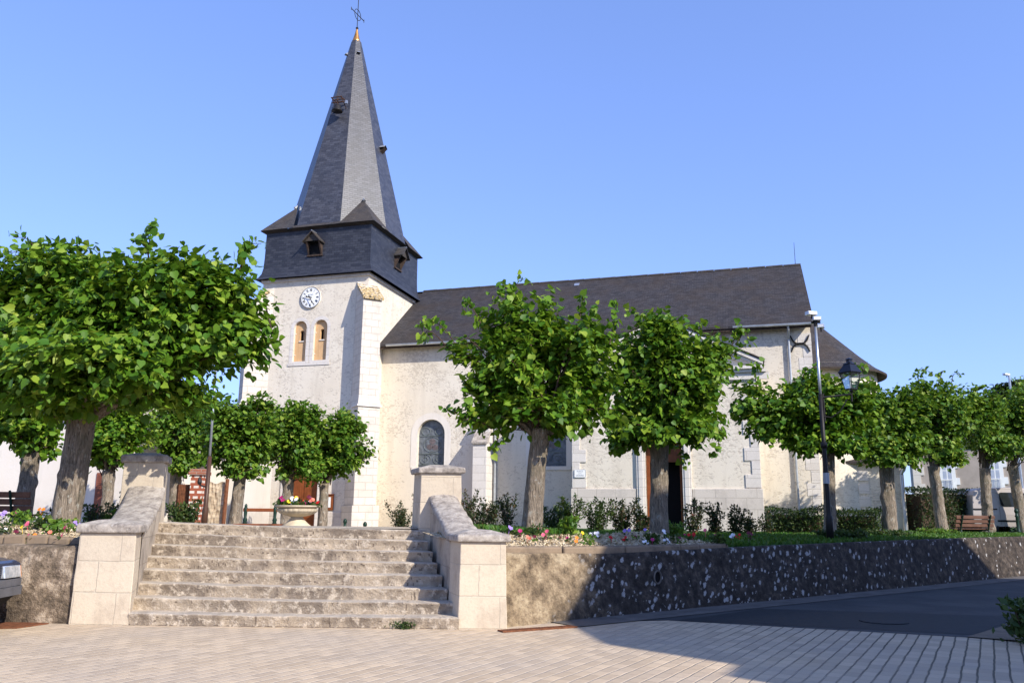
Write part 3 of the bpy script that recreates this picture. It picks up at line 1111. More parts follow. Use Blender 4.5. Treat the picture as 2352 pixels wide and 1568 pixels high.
# external bell on its bracket
o = CB()
bz = 21.42
bc = faceS(.05, bz, .42)
o.lathe([(.28, bz - .18), (.25, bz - .12), (.19, bz + .02), (.16, bz + .14), (.08, bz + .2)], (bc.x, bc.y, 0), 18)
bell = o.build("bell", M['iron'], spire, smooth=True)
o = CB()
for du in (-.26, .26):
    o.tube([faceS(.05 + du, bz + .55, -.1), faceS(.05 + du, bz + .5, .68)], .028, 6)
    o.tube([faceS(.05 + du, bz + .1, -.1), faceS(.05 + du, bz + .5, .62)], .022, 6)
for dd in (.15, .42, .68):
    o.tube([faceS(-.25, bz + .53, dd), faceS(.35, bz + .53, dd)], .026, 6)
o.tube([bc + Vector((-.3, 0, .32)), bc + Vector((.3, 0, .32))], .03, 6)
o.tube([bc + Vector((0, 0, .15)), bc + Vector((0, 0, .55))], .03, 6)
o.build("bell_bracket", simple("dark_rust", (.075, .038, .025), .85, .4, 14), bell)
o = CB()
o.box(.38, .5, 0, .1, 0, .16, Matrix.Translation(faceS(0, bz + .28, .35)))
o.build("striker_housing", M['zinc'], bell)


def dormer(fr, w, h, proj, roofmat, name="belfry_dormer"):
    """gabled sound dormer; fr(u, v, d) with d outwards"""
    o = CB()
    hw = w / 2
    wl = []
    for sg in (-1, 1):
        o.hexa([fr(sg * hw - .04, 0, -.1), fr(sg * hw - .04, 0, .02), fr(sg * hw + .04, 0, .02), fr(sg * hw + .04, 0, -.1),
                fr(sg * hw - .04, h, -.1), fr(sg * hw - .04, h, proj), fr(sg * hw + .04, h, proj), fr(sg * hw + .04, h, -.1)])
    o.hexa([fr(-hw - .08, -.06, -.1), fr(-hw - .08, -.06, .08), fr(hw + .08, -.06, .08), fr(hw + .08, -.06, -.1),
            fr(-hw - .08, 0, -.1), fr(-hw - .08, 0, .08), fr(hw + .08, 0, .08), fr(hw + .08, 0, -.1)])
    root = o.build(name, M['oldwood'], church)
    o = CB()
    rh = w * .62
    ov = .13
    for sg in (-1, 1):
        o.add([fr(0, h + rh, -.15), fr(0, h + rh, proj + ov), fr(sg * (hw + ov), h - .09, proj + ov), fr(sg * (hw + ov), h - .09, -.15),
               fr(0, h + rh + .04, -.15), fr(0, h + rh + .04, proj + ov), fr(sg * (hw + ov + .02), h - .05, proj + ov), fr(sg * (hw + ov + .02), h - .05, -.15)],
              [(0, 1, 2, 3), (7, 6, 5, 4), (1, 5, 6, 2), (3, 2, 6, 7), (0, 3, 7, 4)])
    o.add([fr(-hw - .05, h - .02, proj), fr(hw + .05, h - .02, proj), fr(0, h + rh - .02, proj)], [(0, 1, 2)])
    o.build("dormer_roof", roofmat, root)
    o = CB()
    o.add([fr(-hw, 0, -.02 + .03), fr(hw, 0, .01), fr(hw, h, .01), fr(-hw, h, .01)], [(0, 1, 2, 3)])
    o.build("dormer_opening", M['black'], root)
    o = CB()
    o.tube([fr(0, h + rh + .05, -.1), fr(0, h + rh + .05, proj + ov)], .025, 6)
    o.build("ridge_flashing", M['zinc'], root)


dormer(lambda u, v, d: Vector((-2.82 + u, -.02 - d, 13.40 + v)), .66, .62, .34, M['slate_moss'])
dormer(lambda u, v, d: Vector((.02 + d, 3.0 + u, 13.40 + v)), .66, .62, .34, M['slate_moss'])
# small vents on the spire
for (fn, u, v, sz) in ((faceE, .1, 19.6, .32),):
    o = CB()
    o.add([fn(u - sz * .5, v, 0.0), fn(u + sz * .5, v, 0.0), fn(u, v + sz * 1.2, .0), fn(u - sz * .55, v + .25, sz * .9), fn(u + sz * .55, v + .25, sz * .9), fn(u, v + sz * 1.25, sz * .95)],
          [(0, 2, 5, 3), (2, 1, 4, 5), (0, 3, 4, 1)])
    vt = o.build("spire_vent", M['oldwood'], spire)
    o = CB()
    o.add([fn(u - sz * .6, v + .25, sz * .95), fn(u, v + sz * 1.3, sz * 1.0), fn(u, v + sz * 1.3, -.1), fn(u - sz * .6, v + .25, -.0)], [(0, 1, 2, 3)])
    o.add([fn(u + sz * .6, v + .25, sz * .95), fn(u, v + sz * 1.3, sz * 1.0), fn(u, v + sz * 1.3, -.1), fn(u + sz * .6, v + .25, -.0)], [(3, 2, 1, 0)])
    o.build("vent_roof", M['zinc_matt'], vt)
for k, (sx, sy) in enumerate(((1, -1), (-1, -1))):
    r = lerp(ri, rt, (25.2 - zb) / (za - zb)) / sqrt(2)
    p = CT + Vector((sx * r, sy * r, 25.2))
    dd = Vector((sx, sy, 0)).normalized()
    tt_ = Vector((-dd.y, dd.x, 0))
    o = CB()
    o.add([p - tt_ * .09, p + tt_ * .09, p + Vector((0, 0, .2)) - dd * .04, p - tt_ * .1 + dd * .14 + Vector((0, 0, .02)), p + tt_ * .1 + dd * .14 + Vector((0, 0, .02))],
          [(0, 3, 2), (4, 1, 2), (3, 4, 2)])
    o.build("spire_hook_cover", M['zinc'], spire)

# clock
clock_c = Vector((-2.9, 0, 11.34))
R_ = .5
o = CB()
o.prism([(R_ * cos(2 * pi * k / 48), R_ * sin(2 * pi * k / 48)) for k in range(48)], lambda u, v, d: clock_c + Vector((u, -d, v)), .0, .07)
clock = o.build("clock", M['white'], church)
o = CB()
pts = [clock_c + Vector((R_ * cos(2 * pi * k / 48), -.07, R_ * sin(2 * pi * k / 48))) for k in range(49)]
o.tube(pts, .012, 6, False)
o.build("clock_rim", M['iron'], clock)


def text_mesh(txt, size, fr, mat, name, parent, bold=0.0, root=None, off=(0, 0, -ZC)):
    cu = bpy.data.curves.new(name, 'FONT')
    cu.body = txt
    cu.size = size
    cu.align_x = 'CENTER'
    cu.align_y = 'CENTER'
    cu.extrude = .002
    cu.offset = bold
    ob = bpy.data.objects.new(name, cu)
    COL.objects.link(ob)
    bpy.context.view_layer.update()
    me = bpy.data.meshes.new_from_object(ob.evaluated_get(bpy.context.evaluated_depsgraph_get()))
    bpy.data.objects.remove(ob)
    o3 = Vector(off)
    for v in me.vertices:
        v.co = fr(v.co.x, v.co.y, v.co.z) + o3
    me.materials.clear()
    me.materials.append(mat)
    res = bpy.data.objects.new(name, me)
    COL.objects.link(res)
    res.parent = parent
    return res


for k, num in enumerate(("XII", "I", "II", "III", "IIII", "V", "VI", "VII", "VIII", "IX", "X", "XI")):
    an = -2 * pi * k / 12

    def fr(x, y, z, an=an):
        x *= .62
        y += .355
        return clock_c + Vector((x * cos(an) - y * sin(an), -.074 - z, x * sin(an) + y * cos(an)))
    text_mesh(num, .17, fr, M['iron'], "numeral", clock, .004)
text_mesh("BODET", .085, lambda x, y, z: clock_c + Vector((x, -.074 - z, y + .13)), M['zinc_matt'], "lettering", clock)
o = CB()
for k in range(60):
    an = 2 * pi * k / 60
    for r_ in (.455,):
        c0 = clock_c + Vector((r_ * sin(an), -.072, r_ * cos(an)))
        o.box(-.006, .006, -.004, .002, -.008, .008, Matrix.Translation(c0))
o.build("minute_marks", M['iron'], clock)


def hand(ang, ln, w, dep):
    o = CB()
    dx, dz = sin(ang), cos(ang)
    f_ = lambda u, v, d: clock_c + Vector((dx * v + dz * u, -dep - d, dz * v - dx * u))
    o.prism([(-w, -.10), (w, -.10), (w * .8, ln * .55), (w * 2.2, ln * .70), (w * .7, ln * .78), (0, ln), (-w * .7, ln * .78), (-w * 2.2, ln * .70), (-w * .8, ln * .55)], f_, 0, .012)
    o.build("clock_hand", M['iron'], clock)


hand(radians(283), .27, .026, .13)
hand(radians(150), .42, .020, .16)

# nave
NT_ = 1.75
win1 = arch(1.90, 3.22, 3.62, 5.76)
win2 = arch(7.30, 8.78, 3.62, 5.76)
o = CB()
o.wall(S_(NT_), [(-.3, GZ), (18.92, GZ), (18.92, 9.16), (-.3, 9.16)], [win1, win2], .34)
o.add([(18.92, NT_, GZ), (18.92, 11.3, GZ), (18.92, 11.3, 9.16), (18.92, 6.5, 12.95), (18.92, NT_, 9.16)], [(0, 1, 2, 3, 4)])
o.add([(18.92, 11.3, GZ), (-5.3, 11.3, GZ), (-5.3, 11.3, 9.16), (18.92, 11.3, 9.16)], [(0, 1, 2, 3)])
o.add([(-5.3, 11.3, GZ), (-5.3, 5.4, GZ), (-5.3, 5.4, 12.2), (-5.3, 6.5, 12.95), (-5.3, 11.3, 9.16)], [(0, 1, 2, 3, 4)])
nave = o.build("nave_wall", M['plaster'], church)
o = CB()
ez, et, rz_ = 9.14, 1.30, 13.08


def roofpts(s0, s1):
    return [(s0, et, ez), (s1, et, ez), (s1, 6.5, rz_), (s0, 6.5, rz_)]


for (s0, s1) in ((.0, 19.06),):
    th = .10
    a = roofpts(s0, s1)
    o.add(a + [(x, y, z + th) for x, y, z in a], [(3, 2, 1, 0), (4, 5, 6, 7), (0, 1, 5, 4), (1, 2, 6, 5), (3, 0, 4, 7)])
    b_ = [(s0, 11.75, ez), (s1, 11.75, ez), (s1, 6.5, rz_), (s0, 6.5, rz_)]
    o.add(b_ + [(x, y, z + th) for x, y, z in b_], [(0, 1, 2, 3), (7, 6, 5, 4), (1, 0, 4, 5), (2, 1, 5, 6), (0, 3, 7, 4)])
b_ = [(-5.4, 11.75, ez), (0, 11.75, ez), (0, 6.5, rz_), (-5.4, 6.5, rz_)]
o.add(b_ + [(x, y, z + .1) for x, y, z in b_], [(0, 1, 2, 3), (7, 6, 5, 4), (1, 0, 4, 5), (0, 3, 7, 4)])
b_ = [(-5.4, 5.5, rz_ - .75), (0, 5.5, rz_ - .75), (0, 6.5, rz_), (-5.4, 6.5, rz_)]
o.add(b_, [(0, 1, 2, 3)])
roof = o.build("nave_roof", M['slate_nave'], church)
o = CB()
n_ = 24
for i in range(n_):
    s0, s1 = lerp(0, 19.06, i / n_), lerp(0, 19.06, (i + 1) / n_)
    o.tube([(s0 + .01, 6.5, rz_ + .08), (s1 - .012, 6.5, rz_ + .085)], [.085, .092], 8)
o.build("ridge_capping", M['slate_moss'], roof)
o = CB()
o.tube([(18.82, 6.5, rz_ + .05), (18.82, 6.5, 14.3)], [.014, .008], 6)
o.build("lightning_rod", M['iron'], roof)
o = CB()
o.box(8.3, 8.55, 0, .3, 0, .03, Matrix.Translation(Vector((0, 5.9, lerp(ez, rz_, (5.9 - et) / (6.5 - et)) + .11))) @ Matrix.Rotation(atan2(rz_ - ez, 6.5 - et), 4, 'X'))
o.build("roof_hatch", M['zinc'], roof)
# gutter along the eave, with fascia and rafter feet
o = CB()
gp = [(-.085, 0), (-.075, -.06), (-.03, -.09), (.03, -.09), (.075, -.06), (.085, 0), (.075, 0), (.065, -.05), (.025, -.078), (-.025, -.078), (-.065, -.05), (-.075, 0)]
for (s0, s1) in ((.42, 9.9), (15.9, 19.02)):
    o.prism(gp, lambda u, v, d: Vector((d, et - .06 + u, ez + .07 + v)), s0, s1)
gut = o.build("gutter", M['zinc'], roof)
o = CB()
o.box(-.1, 18.95, et + .05, et + .075, ez - .10, ez + .02)
for i in range(28):
    s = .6 + i * .66
    o.hexa([(s, et + .08, ez - .09), (s + .09, et + .08, ez - .09), (s + .09, NT_, ez + .18), (s, NT_, ez + .18), (s, et + .08, ez), (s + .09, et + .08, ez), (s + .09, NT_, ez + .28), (s, NT_, ez + .28)])
o.build("eave_boards", M['oldwood'], roof)
o = CB()
for s in (5.62, 18.06):
    o.tube([(s, et - .02, ez - .02), (s, et + .03, ez - .16), (s, NT_ - .09, ez - .5), (s, NT_ - .09, 1.0)], .05, 10)
    for z in (2.9, 4.9, 6.9):
        o.lathe([(.065, z), (.065, z + .05)], (s, NT_ - .09, 0), 10)
o.build("downpipe", M['zinc_matt'], church, smooth=False)

# windows


def window(u0, u1, v0, v1):
    o = CB()
    o.add([(u, NT_ + .22, v) for u, v in arch(u0, u1, v0, v1)], [tuple(range(17))])
    w = o.build("window", M['glass_win'], church)
    o = CB()
    c = (u0 + u1) / 2
    for z in (v0 + .12, v0 + .62, v0 + 1.42):
        o.box(u0, u1, NT_ + .19, NT_ + .218, z - .015, z + .015)
    for cx in (c - .32, c + .32):
        for rr in (.26, .11):
            o.tube([Vector((cx + rr * cos(a * pi / 10), NT_ + .2, v0 + .37 + rr * .85 * sin(a * pi / 10))) for a in range(21)], .010, 4, False)
        o.tube([(cx, NT_ + .2, v0 + .12), (cx, NT_ + .2, v0 + .62)], .006, 4)
        o.tube([Vector((cx + .2 * cos(a * pi / 8), NT_ + .2, v0 + 1.62 + .17 * sin(a * pi / 8))) for a in range(17)], .010, 4, False)
    o.tube([Vector((c + .42 * cos(a * pi / 14), NT_ + .2, v0 + 1.02 + .34 * sin(a * pi / 14))) for a in range(29)], .010, 4, False)
    o.build("glazing_bars", M['lead'], w)
    o = CB()
    for (du, dv, rx, ry, cc) in ((0, 1.16, .15, .13, 0), (-.12, .92, .16, .12, 0), (.13, .9, .15, .13, 0)):
        o.add([Vector((c + du + rx * cos(a * pi / 8), NT_ + .214, v0 + dv + ry * sin(a * pi / 8))) for a in range(16)], [tuple(range(16))])
    o.build("painted_glass", simple("rose_glass", (.13, .105, .105), .3, .3, 9), w)
    o = CB()
    o.wall(S_(NT_ - .015), arch(u0 - .3, u1 + .3, v0 - .02, v1 + .3), [arch(u0, u1, v0, v1)], .02)
    o.box(u0 - .22, u1 + .22, NT_ - .05, NT_ + .2, v0 - .16, v0)
    o.build("window_surround", M['plaster_white'], w)


window(1.90, 3.22, 3.62, 5.76)
window(7.30, 8.78, 3.62, 5.76)
# stepped buttress
o = CB()
bs0, bs1 = 4.86, 5.50
o.box(bs0, bs1, .85, NT_, 1.9, 4.55)
o.box(bs0 - .05, bs1 + .05, .72, NT_, GZ, 1.9)
o.box(bs0, bs1, 1.25, NT_, 4.4, 5.3)
nb = o.build("buttress", M['quoin'], church, bevel=.015)
o = CB()
o.hexa([(bs0 - .05, .78, 4.52), (bs1 + .05, .78, 4.52), (bs1 + .05, 1.4, 5.12), (bs0 - .05, 1.4, 5.12), (bs0 - .05, .76, 4.62), (bs1 + .05, .76, 4.62), (bs1 + .05, 1.4, 5.24), (bs0 - .05, 1.4, 5.24)])
o.hexa([(bs0, 1.2, 5.24), (bs1, 1.2, 5.24), (bs1, NT_, 5.98), (bs0, NT_, 5.98), (bs0, 1.18, 5.34), (bs1, 1.18, 5.34), (bs1, NT_, 6.1), (bs0, NT_, 6.1)])
o.build("buttress_cap", M['cap'], nb, bevel=.02)
# iron wall tie
o = CB()
sx, sz = 18.50, 8.46
for sg in (-1, 1):
    for up in (-1, 1):
        o.tube([(sx, NT_ - .05, sz), (sx + sg * .14, NT_ - .05, sz), (sx + sg * .27, NT_ - .05, sz + up * .13), (sx + sg * .36, NT_ - .05, sz + up * .34)], [.045, .045, .035, .026], 8)
o.build("wall_tie", M['iron'], church)
# nave corner quoins
o = CB()
for i in range(14):
    z = 1.9 + i * .5
    w = .5 if i % 2 else .32
    o.box(18.92 - w, 18.935, NT_ - .012, NT_ + .3, z, z + .485)
o.build("quoins", M['quoin'], church)

# side portal with pediment
PT = -.6
ps0, ps1 = 9.55, 16.67
pc = (ps0 + ps1) / 2
pz, papex = 7.2, 9.0
pdoor = [(12.42, 1.0), (13.82, 1.0), (13.82, 4.35), (12.42, 4.35)]
o = CB()
o.wall(S_(PT), [(ps0, GZ), (ps1, GZ), (ps1, pz), (pc, papex - .1), (ps0, pz)], [pdoor], .35)
o.add([(ps1, PT, GZ), (ps1, NT_ + .3, GZ), (ps1, NT_ + .3, pz), (ps1, PT, pz)], [(0, 1, 2, 3)])
o.add([(ps0, NT_ + .3, GZ), (ps0, PT, GZ), (ps0, PT, pz), (ps0, NT_ + .3, pz)], [(0, 1, 2, 3)])
portal = o.build("portal_wall", M['plaster2'], church)
o = CB()
for sg in (-1, 1):
    e = pc + sg * (pc - ps0 + .3)
    for (d0, d1, zo, th) in ((-.32, .02, .0, .13), (-.22, .02, -.13, .12), (-.12, .02, -.25, .14)):
        a0, a1 = (e, pz + .02 + zo), (pc, papex + .12 + zo)
        o.hexa([(a0[0], PT + d0, a0[1]), (a1[0], PT + d0, a1[1]), (a1[0], PT + d1, a1[1]), (a0[0], PT + d1, a0[1]),
                (a0[0], PT + d0, a0[1] + th), (a1[0], PT + d0, a1[1] + th), (a1[0], PT + d1, a1[1] + th), (a0[0], PT + d1, a0[1] + th)])
for (d0, z0, z1) in ((-.30, pz - .12, pz + .0), (-.2, pz - .24, pz - .12), (-.1, pz - .5, pz - .24)):
    o.box(ps0 - .3 - (d0 + .30), ps1 + .3 + (d0 + .30), PT + d0, PT + .01, z0, z1)
o.build("pediment", M['quoin'], portal)
o = CB()
for sg in (-1, 1):
    e = pc + sg * (pc - ps0 + .36)
    o.add([(e, PT - .36, pz + .16), (pc, PT - .36, papex + .28), (pc, NT_ + 2.5, papex + .28), (e, NT_ + 2.5, pz + .16),
           (e, PT - .36, pz + .21), (pc, PT - .36, papex + .34), (pc, NT_ + 2.5, papex + .34), (e, NT_ + 2.5, pz + .21)],
          [(0, 1, 2, 3), (7, 6, 5, 4), (0, 4, 5, 1), (0, 3, 7, 4)])
o.build("portal_roof", M['slate_moss'], portal)
o = CB()
for side in (0, 1):
    for i in range(9):
        z = 2.62 + i * .5
        w = .55 if i % 2 == 0 else .30
        if side == 0:
            o.box(ps0 - .015, ps0 + w, PT - .035, PT + .3, z, z + .5)
        else:
            o.box(ps1 - w, ps1 + .015, PT - .035, PT + .3, z, z + .5)
o.build("quoins", M['quoin'], portal, bevel=.01)
o = CB()
o.box(ps0 - .06, 12.05, PT - .07, PT + .3, GZ, 2.6)
o.box(14.18, ps1 + .06, PT - .07, PT + .3, GZ, 2.6)
o.box(ps0 - .09, 12.05, PT - .1, PT + .3, GZ, 1.5)
o.box(14.18, ps1 + .09, PT - .1, PT + .3, GZ, 1.5)
o.build("plinth", M['plinth'], portal, bevel=.015)
o = CB()
for u0, u1 in ((12.08, 12.42), (13.82, 14.16)):
    o.box(u0, u1, PT - .10, PT + .3, 1.0, 4.55)
    o.box(u0 + .08, u1 - .08, PT - .13, PT + .3, 1.0, 4.50)
o.box(12.0, 14.24, PT - .12, PT + .3, 4.35, 4.8)
o.box(11.9, 14.34, PT - .22, PT + .3, 4.8, 4.98)
o.build("door_surround", M['quoin'], portal, bevel=.012)
o = CB()
o.box(12.42, 13.82, PT + .26, PT + .32, 3.62, 4.35)
o.box(12.42, 12.56, PT + .25, PT + .33, 1.0, 3.62)
o.box(13.70, 13.78, PT + .30, PT + .9, 1.05, 3.6)
pd = o.build("portal_door", M['redwood'], portal, bevel=.01)
o = CB()
o.box(12.2, 14.0, PT + .95, PT + 1.0, .9, 4.5)
o.build("dark_interior", M['black'], pd)

# apse
AC = Vector((18.95, 6.5, 0))
o = CB()
n_ = 28
ar = [(-pi / 2 + pi * i / n_) for i in range(n_ + 1)]
vs = [AC + Vector((2.98 * cos(a), 2.98 * sin(a), z)) for z in (GZ, 8.0) for a in ar]
o.add(vs, [(i, i + 1, n_ + 2 + i, n_ + 1 + i) for i in range(n_)])
apse = o.build("apse_wall", M['plaster2'], church, smooth=True)
o = CB()
pr = [(3.40, 7.72), (3.0, 7.98), (2.4, 8.52), (1.2, 9.72), (.03, 10.92)]
vs = [AC + Vector((r * cos(a), r * sin(a), z)) for r, z in pr for a in ar]
o.add(vs, [(j * (n_ + 1) + i, j * (n_ + 1) + i + 1, (j + 1) * (n_ + 1) + i + 1, (j + 1) * (n_ + 1) + i) for j in range(len(pr) - 1) for i in range(n_)])
o.build("apse_roof", M['slate_nave'], apse)
o = CB()
vs = [AC + Vector((r * cos(a), r * sin(a), z)) for r, z in ((3.40, 7.72), (3.38, 7.64), (2.96, 7.86)) for a in ar]
o.add(vs, [(j * (n_ + 1) + i + 1, j * (n_ + 1) + i, (j + 1) * (n_ + 1) + i, (j + 1) * (n_ + 1) + i + 1) for j in range(2) for i in range(n_)])
o.build("apse_eave", simple("dark_eave_boards", (.055, .042, .034), .85, .3, 6), apse)
# low vestry against the apse
o = CB()
v1s, vt = 22.28, 4.0
o.add([(18.9, vt, GZ), (v1s, vt, GZ), (v1s, vt, 3.85), (18.9, vt, 3.85)], [(0, 1, 2, 3)])
o.add([(v1s, vt, GZ), (v1s, 9, GZ), (v1s, 9, 3.85), (v1s, 6.5, 5.1), (v1s, vt, 3.85)], [(0, 1, 2, 3, 4)])
ves = o.build("vestry_wall", M['plaster'], church)
o = CB()
o.hexa([(18.9, vt - .25, 3.75), (v1s + .2, vt - .25, 3.75), (v1s + .2, 6.5, 5.1), (18.9, 6.5, 5.1), (18.9, vt - .25, 3.85), (v1s + .2, vt - .25, 3.85), (v1s + .2, 6.5, 5.22), (18.9, 6.5, 5.22)])
o.build("vestry_roof", M['slate_nave'], ves)
o = CB()
o.tube([(v1s + .05, vt - .3, 3.75), (v1s - .02, vt - .12, 3.5), (v1s - .12, vt - .1, 3.3), (v1s - .1, vt - .1, 1.0)], [.07, .1, .06, .06], 10)
o.build("downpipe", M['zinc'], ves)
o = CB()
for i in range(9):
    o.box(21.05, 21.75, vt - .02, vt, 1.75 + i * .1, 1.79 + i * .1)
o.build("vent_louvres", M['plinth'], ves)
o = CB()
for i in range(4):
    o.box(20.55 - (.1 if i % 2 else 0), 20.95, vt - .03, vt, 1.5 + i * .52, 1.9 + i * .52)
o.build("quoins", M['quoin'], ves)
# ------------------------------------------------------------------ staircase
SL, SR = Vector((-5.46, 12.30, 0)), Vector((-.72, 12.17, 0))
RUN = Vector((-.80, 2.58, 0)) / 7
stair = thing("stone_staircase", (SL + SR) / 2, "wide worn stone staircase of eight steps between the pillars", "staircase")
for k in range(8):
    f0, f1 = SL + RUN * k, SR + RUN * k
    zl0, zl1 = 1.41 * k / 8, 1.41 * (k + 1) / 8
    zr0, zr1 = 1.31 * k / 8, 1.31 * (k + 1) / 8
    dep = 1.35 if k < 7 else 1.0
    prof = [(0, 0), (.0, .25), (-.012, .55), (-.03, .80), (-.03, .90), (-.01, .97), (.03, 1.0), (.16, 1.0), (.30, .995), (.45, .99), (1.2, .98)]

    def fn(u, v, k=k):
        q = v * (len(prof) - 1)
        i = int(min(q, len(prof) - 2))
        d, h = prof[i]
        if q - i > .5:
            d, h = prof[i + 1]
        p = f0.lerp(f1, u) + RUN * (d / RUN.length * (1 if d < 1 else dep))
        z = lerp(lerp(zl0, zr0, u), lerp(zl1, zr1, u), h)
        w = noise.noise(Vector((u * 26, k * 5.1, v * 3))) * .016 + noise.noise(Vector((u * 70, k * 3.3, v * 5))) * .008
        p.y -= w * (1 if i < 8 else .2)
        z += noise.noise(Vector((u * 17, k * 7.7, 2))) * .012 - (.022 * math.exp(-((u - .5) / .3) ** 2) if h > .9 else 0)
        if v == 0:
            z -= .06
        p.z = z
        return p
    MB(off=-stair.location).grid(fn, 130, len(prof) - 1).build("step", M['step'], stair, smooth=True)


def skew(fl, fr_, run, z0, z1, zz=None):
    a = [fl, fr_, fr_ + run, fl + run]
    return [Vector((p.x, p.y, z0)) for p in a] + [Vector((p.x, p.y, z1)) for p in a]


RD = RUN.normalized()


def pillar(fl, fr_, depth, z0, z1, label, rise=.08, over=.06, th=.13, batter=.02):
    fl, fr_ = Vector((*fl, 0)), Vector((*fr_, 0))
    c = (fl + fr_) / 2 + RD * depth / 2
    root = thing("stone_pillar", (c.x, c.y, max(z0, 0)), label, "pillar", group="stone pillars of the staircase")
    o = MB(off=-root.location)
    wd = (fr_ - fl).normalized()
    n = 8
    rows = []
    for j in range(n + 1):
        t = j / n
        e = batter * (1 - t)
        z = lerp(z0, z1, t)
        rows.append([fl - wd * e - RD * e, fr_ + wd * e - RD * e, fr_ + wd * e + RD * (depth + e), fl - wd * e + RD * (depth + e)])
        rows[-1] = [Vector((p.x + noise.noise(p * 3 + Vector((0, 0, z * 4))) * .008, p.y + noise.noise(p * 2 + Vector((5, 0, z * 4))) * .008, z)) for p in rows[-1]]
    vs = [p for r in rows for p in r]
    fs = [(j * 4 + k, j * 4 + (k + 1) % 4, j * 4 + 4 + (k + 1) % 4, j * 4 + 4 + k) for j in range(n) for k in range(4)] + [(n * 4, n * 4 + 1, n * 4 + 2, n * 4 + 3)]
    o.add(vs, fs)
    o.build("shaft", M['pillar'], root, bevel=.012)
    o = MB(off=-root.location)
    A = [fl - wd * over - RD * over, fr_ + wd * over - RD * over, fr_ + wd * over + RD * (depth + over), fl - wd * over + RD * (depth + over)]
    q = lambda k, z, s: Vector((lerp(c.x, A[k].x, s), lerp(c.y, A[k].y, s), z))
    vs = [q(k, z1, 1) for k in range(4)] + [q(k, z1 + th, 1.0) for k in range(4)] + [q(k, z1 + th + rise * .85, .4) for k in range(4)] + [Vector((c.x, c.y, z1 + th + rise))]
    o.add(vs, [(3, 2, 1, 0)] + [(r * 4 + k, r * 4 + (k + 1) % 4, r * 4 + 4 + (k + 1) % 4, r * 4 + 4 + k) for r in range(2) for k in range(4)] + [(8 + k, 8 + (k + 1) % 4, 12) for k in range(4)])
    o.build("cap", M['cap'], root, bevel=.025)
    return root


pillar((-6.31, 12.34), (-5.47, 12.32), .62, -.03, 1.28, "low cream stone pillar left of the stair foot with a worn grey cap", th=.12)
pillar((-.72, 12.20), (-.06, 12.26), .62, -.03, 1.20, "low pale stone pillar right of the stair foot against the lit wall", th=.10)
pillar((-7.02, 15.0), (-6.27, 14.97), .70, .9, 2.46, "tall stone pillar left of the stair head, its top in tree shade", th=.13, rise=.06)
pillar((-1.60, 14.80), (-.88, 14.80), .66, .9, 2.30, "tall sunlit stone pillar right of the stair head before the arched window", th=.10, rise=.07)


def parapet(p0, p1, w, za, zb_, label, sag=.07):
    """sloping side wall between a low and a tall pillar, its worn coping in a hollow curve"""
    p0, p1 = Vector((*p0, 0)), Vector((*p1, 0))
    root = thing("stair_parapet", ((p0 + p1) / 2).to_tuple(), label, "parapet", group="sloping parapets of the staircase")
    n = 14
    d = p1 - p0
    X = Vector((1, 0, 0))
    hz = lambda t: lerp(za, zb_, t) - sag * sin(pi * t) + .06 * clamp((t - .85) / .15)
    o = MB(off=-root.location)

    def body(u, v):
        p = p0 + d * u
        prof = [(0, -.02), (0, hz(u) - .06), (w, hz(u) - .06), (w, -.02)]
        x, z = prof[min(int(round(v * 3)), 3)]
        p = p + X * x
        return Vector((p.x + noise.noise(Vector((u * 8, v * 9, 3))) * .012, p.y, z))
    o.grid(body, n, 3)
    o.build("wall", M['parapet'], root)
    o = MB(off=-root.location)

    def cope(u, v):
        p = p0 + d * u
        prof = [(-.03, -.10), (-.035, -.02), (.02, .0), (w * .5, .025), (w - .02, .0), (w + .035, -.02), (w + .03, -.10)]
        x, z = prof[min(int(round(v * 6)), 6)]
        p = p + X * x
        nz = noise.noise(Vector((u * 9, v * 4, 8))) * .018
        return Vector((p.x + nz * .6, p.y, hz(u) + z + nz))
    o.grid(cope, 40, 6)
    o.build("coping", M['cap'], root, smooth=True)


parapet((-6.22, 12.86), (-6.86, 15.0), .60, 1.34, 1.97, "left sloping stair parapet with a hollow worn coping")
parapet((-.90, 12.8), (-1.42, 14.82), .44, 1.26, 1.86, "right sloping stair parapet throwing its shadow on the steps", -.015)

# ------------------------------------------------------------------ retaining walls
o = MB()
Ltop = PY(90, 1253, 12.5).z


def lw(u, v):
    x = lerp(-30, -6.28, u ** .4)
    prof = [(12.40, -.05), (12.41, .25), (12.43, .5), (12.44, .8), (12.46, Ltop - .03), (12.49, Ltop), (12.65, Ltop + .012), (12.85, Ltop + .02)]
    y, z = prof[min(int(round(v * 7)), 7)]
    b = noise.noise(Vector((x * 2.2, z * 2.5, 4))) * .035 + noise.noise(Vector((x * 6, z * 7, 1))) * .018
    return Vector((x, y + (b if v < .75 else 0), z + (noise.noise(Vector((x * 3, 0, 9))) * .012 if v > .6 else 0)))


o.grid(lw, 220, 7)
tag(o.build("retaining_wall", M['leftwall'], smooth=True), "low brown flaking rendered wall left of the staircase, behind the car", "wall")

tops = []
for px, py in ((1165, 1269), (1400, 1271), (1700, 1256), (2000, 1243), (2240, 1234)):
    d = ray(px, py)
    nn_ = Vector((wnor.x, wnor.y, 0))
    k = ((W0 - CAMP).dot(nn_) + .24) / d.dot(nn_)
    p = CAMP + d * k
    tops.append(((p - W0).dot(wdir), p.z))


def wall_top(t):
    if t <= tops[0][0]:
        return tops[0][1]
    for (a, za_), (b, zb2) in zip(tops, tops[1:]):
        if t <= b:
            return lerp(za_, zb2, (t - a) / (b - a))
    return tops[-1][1]


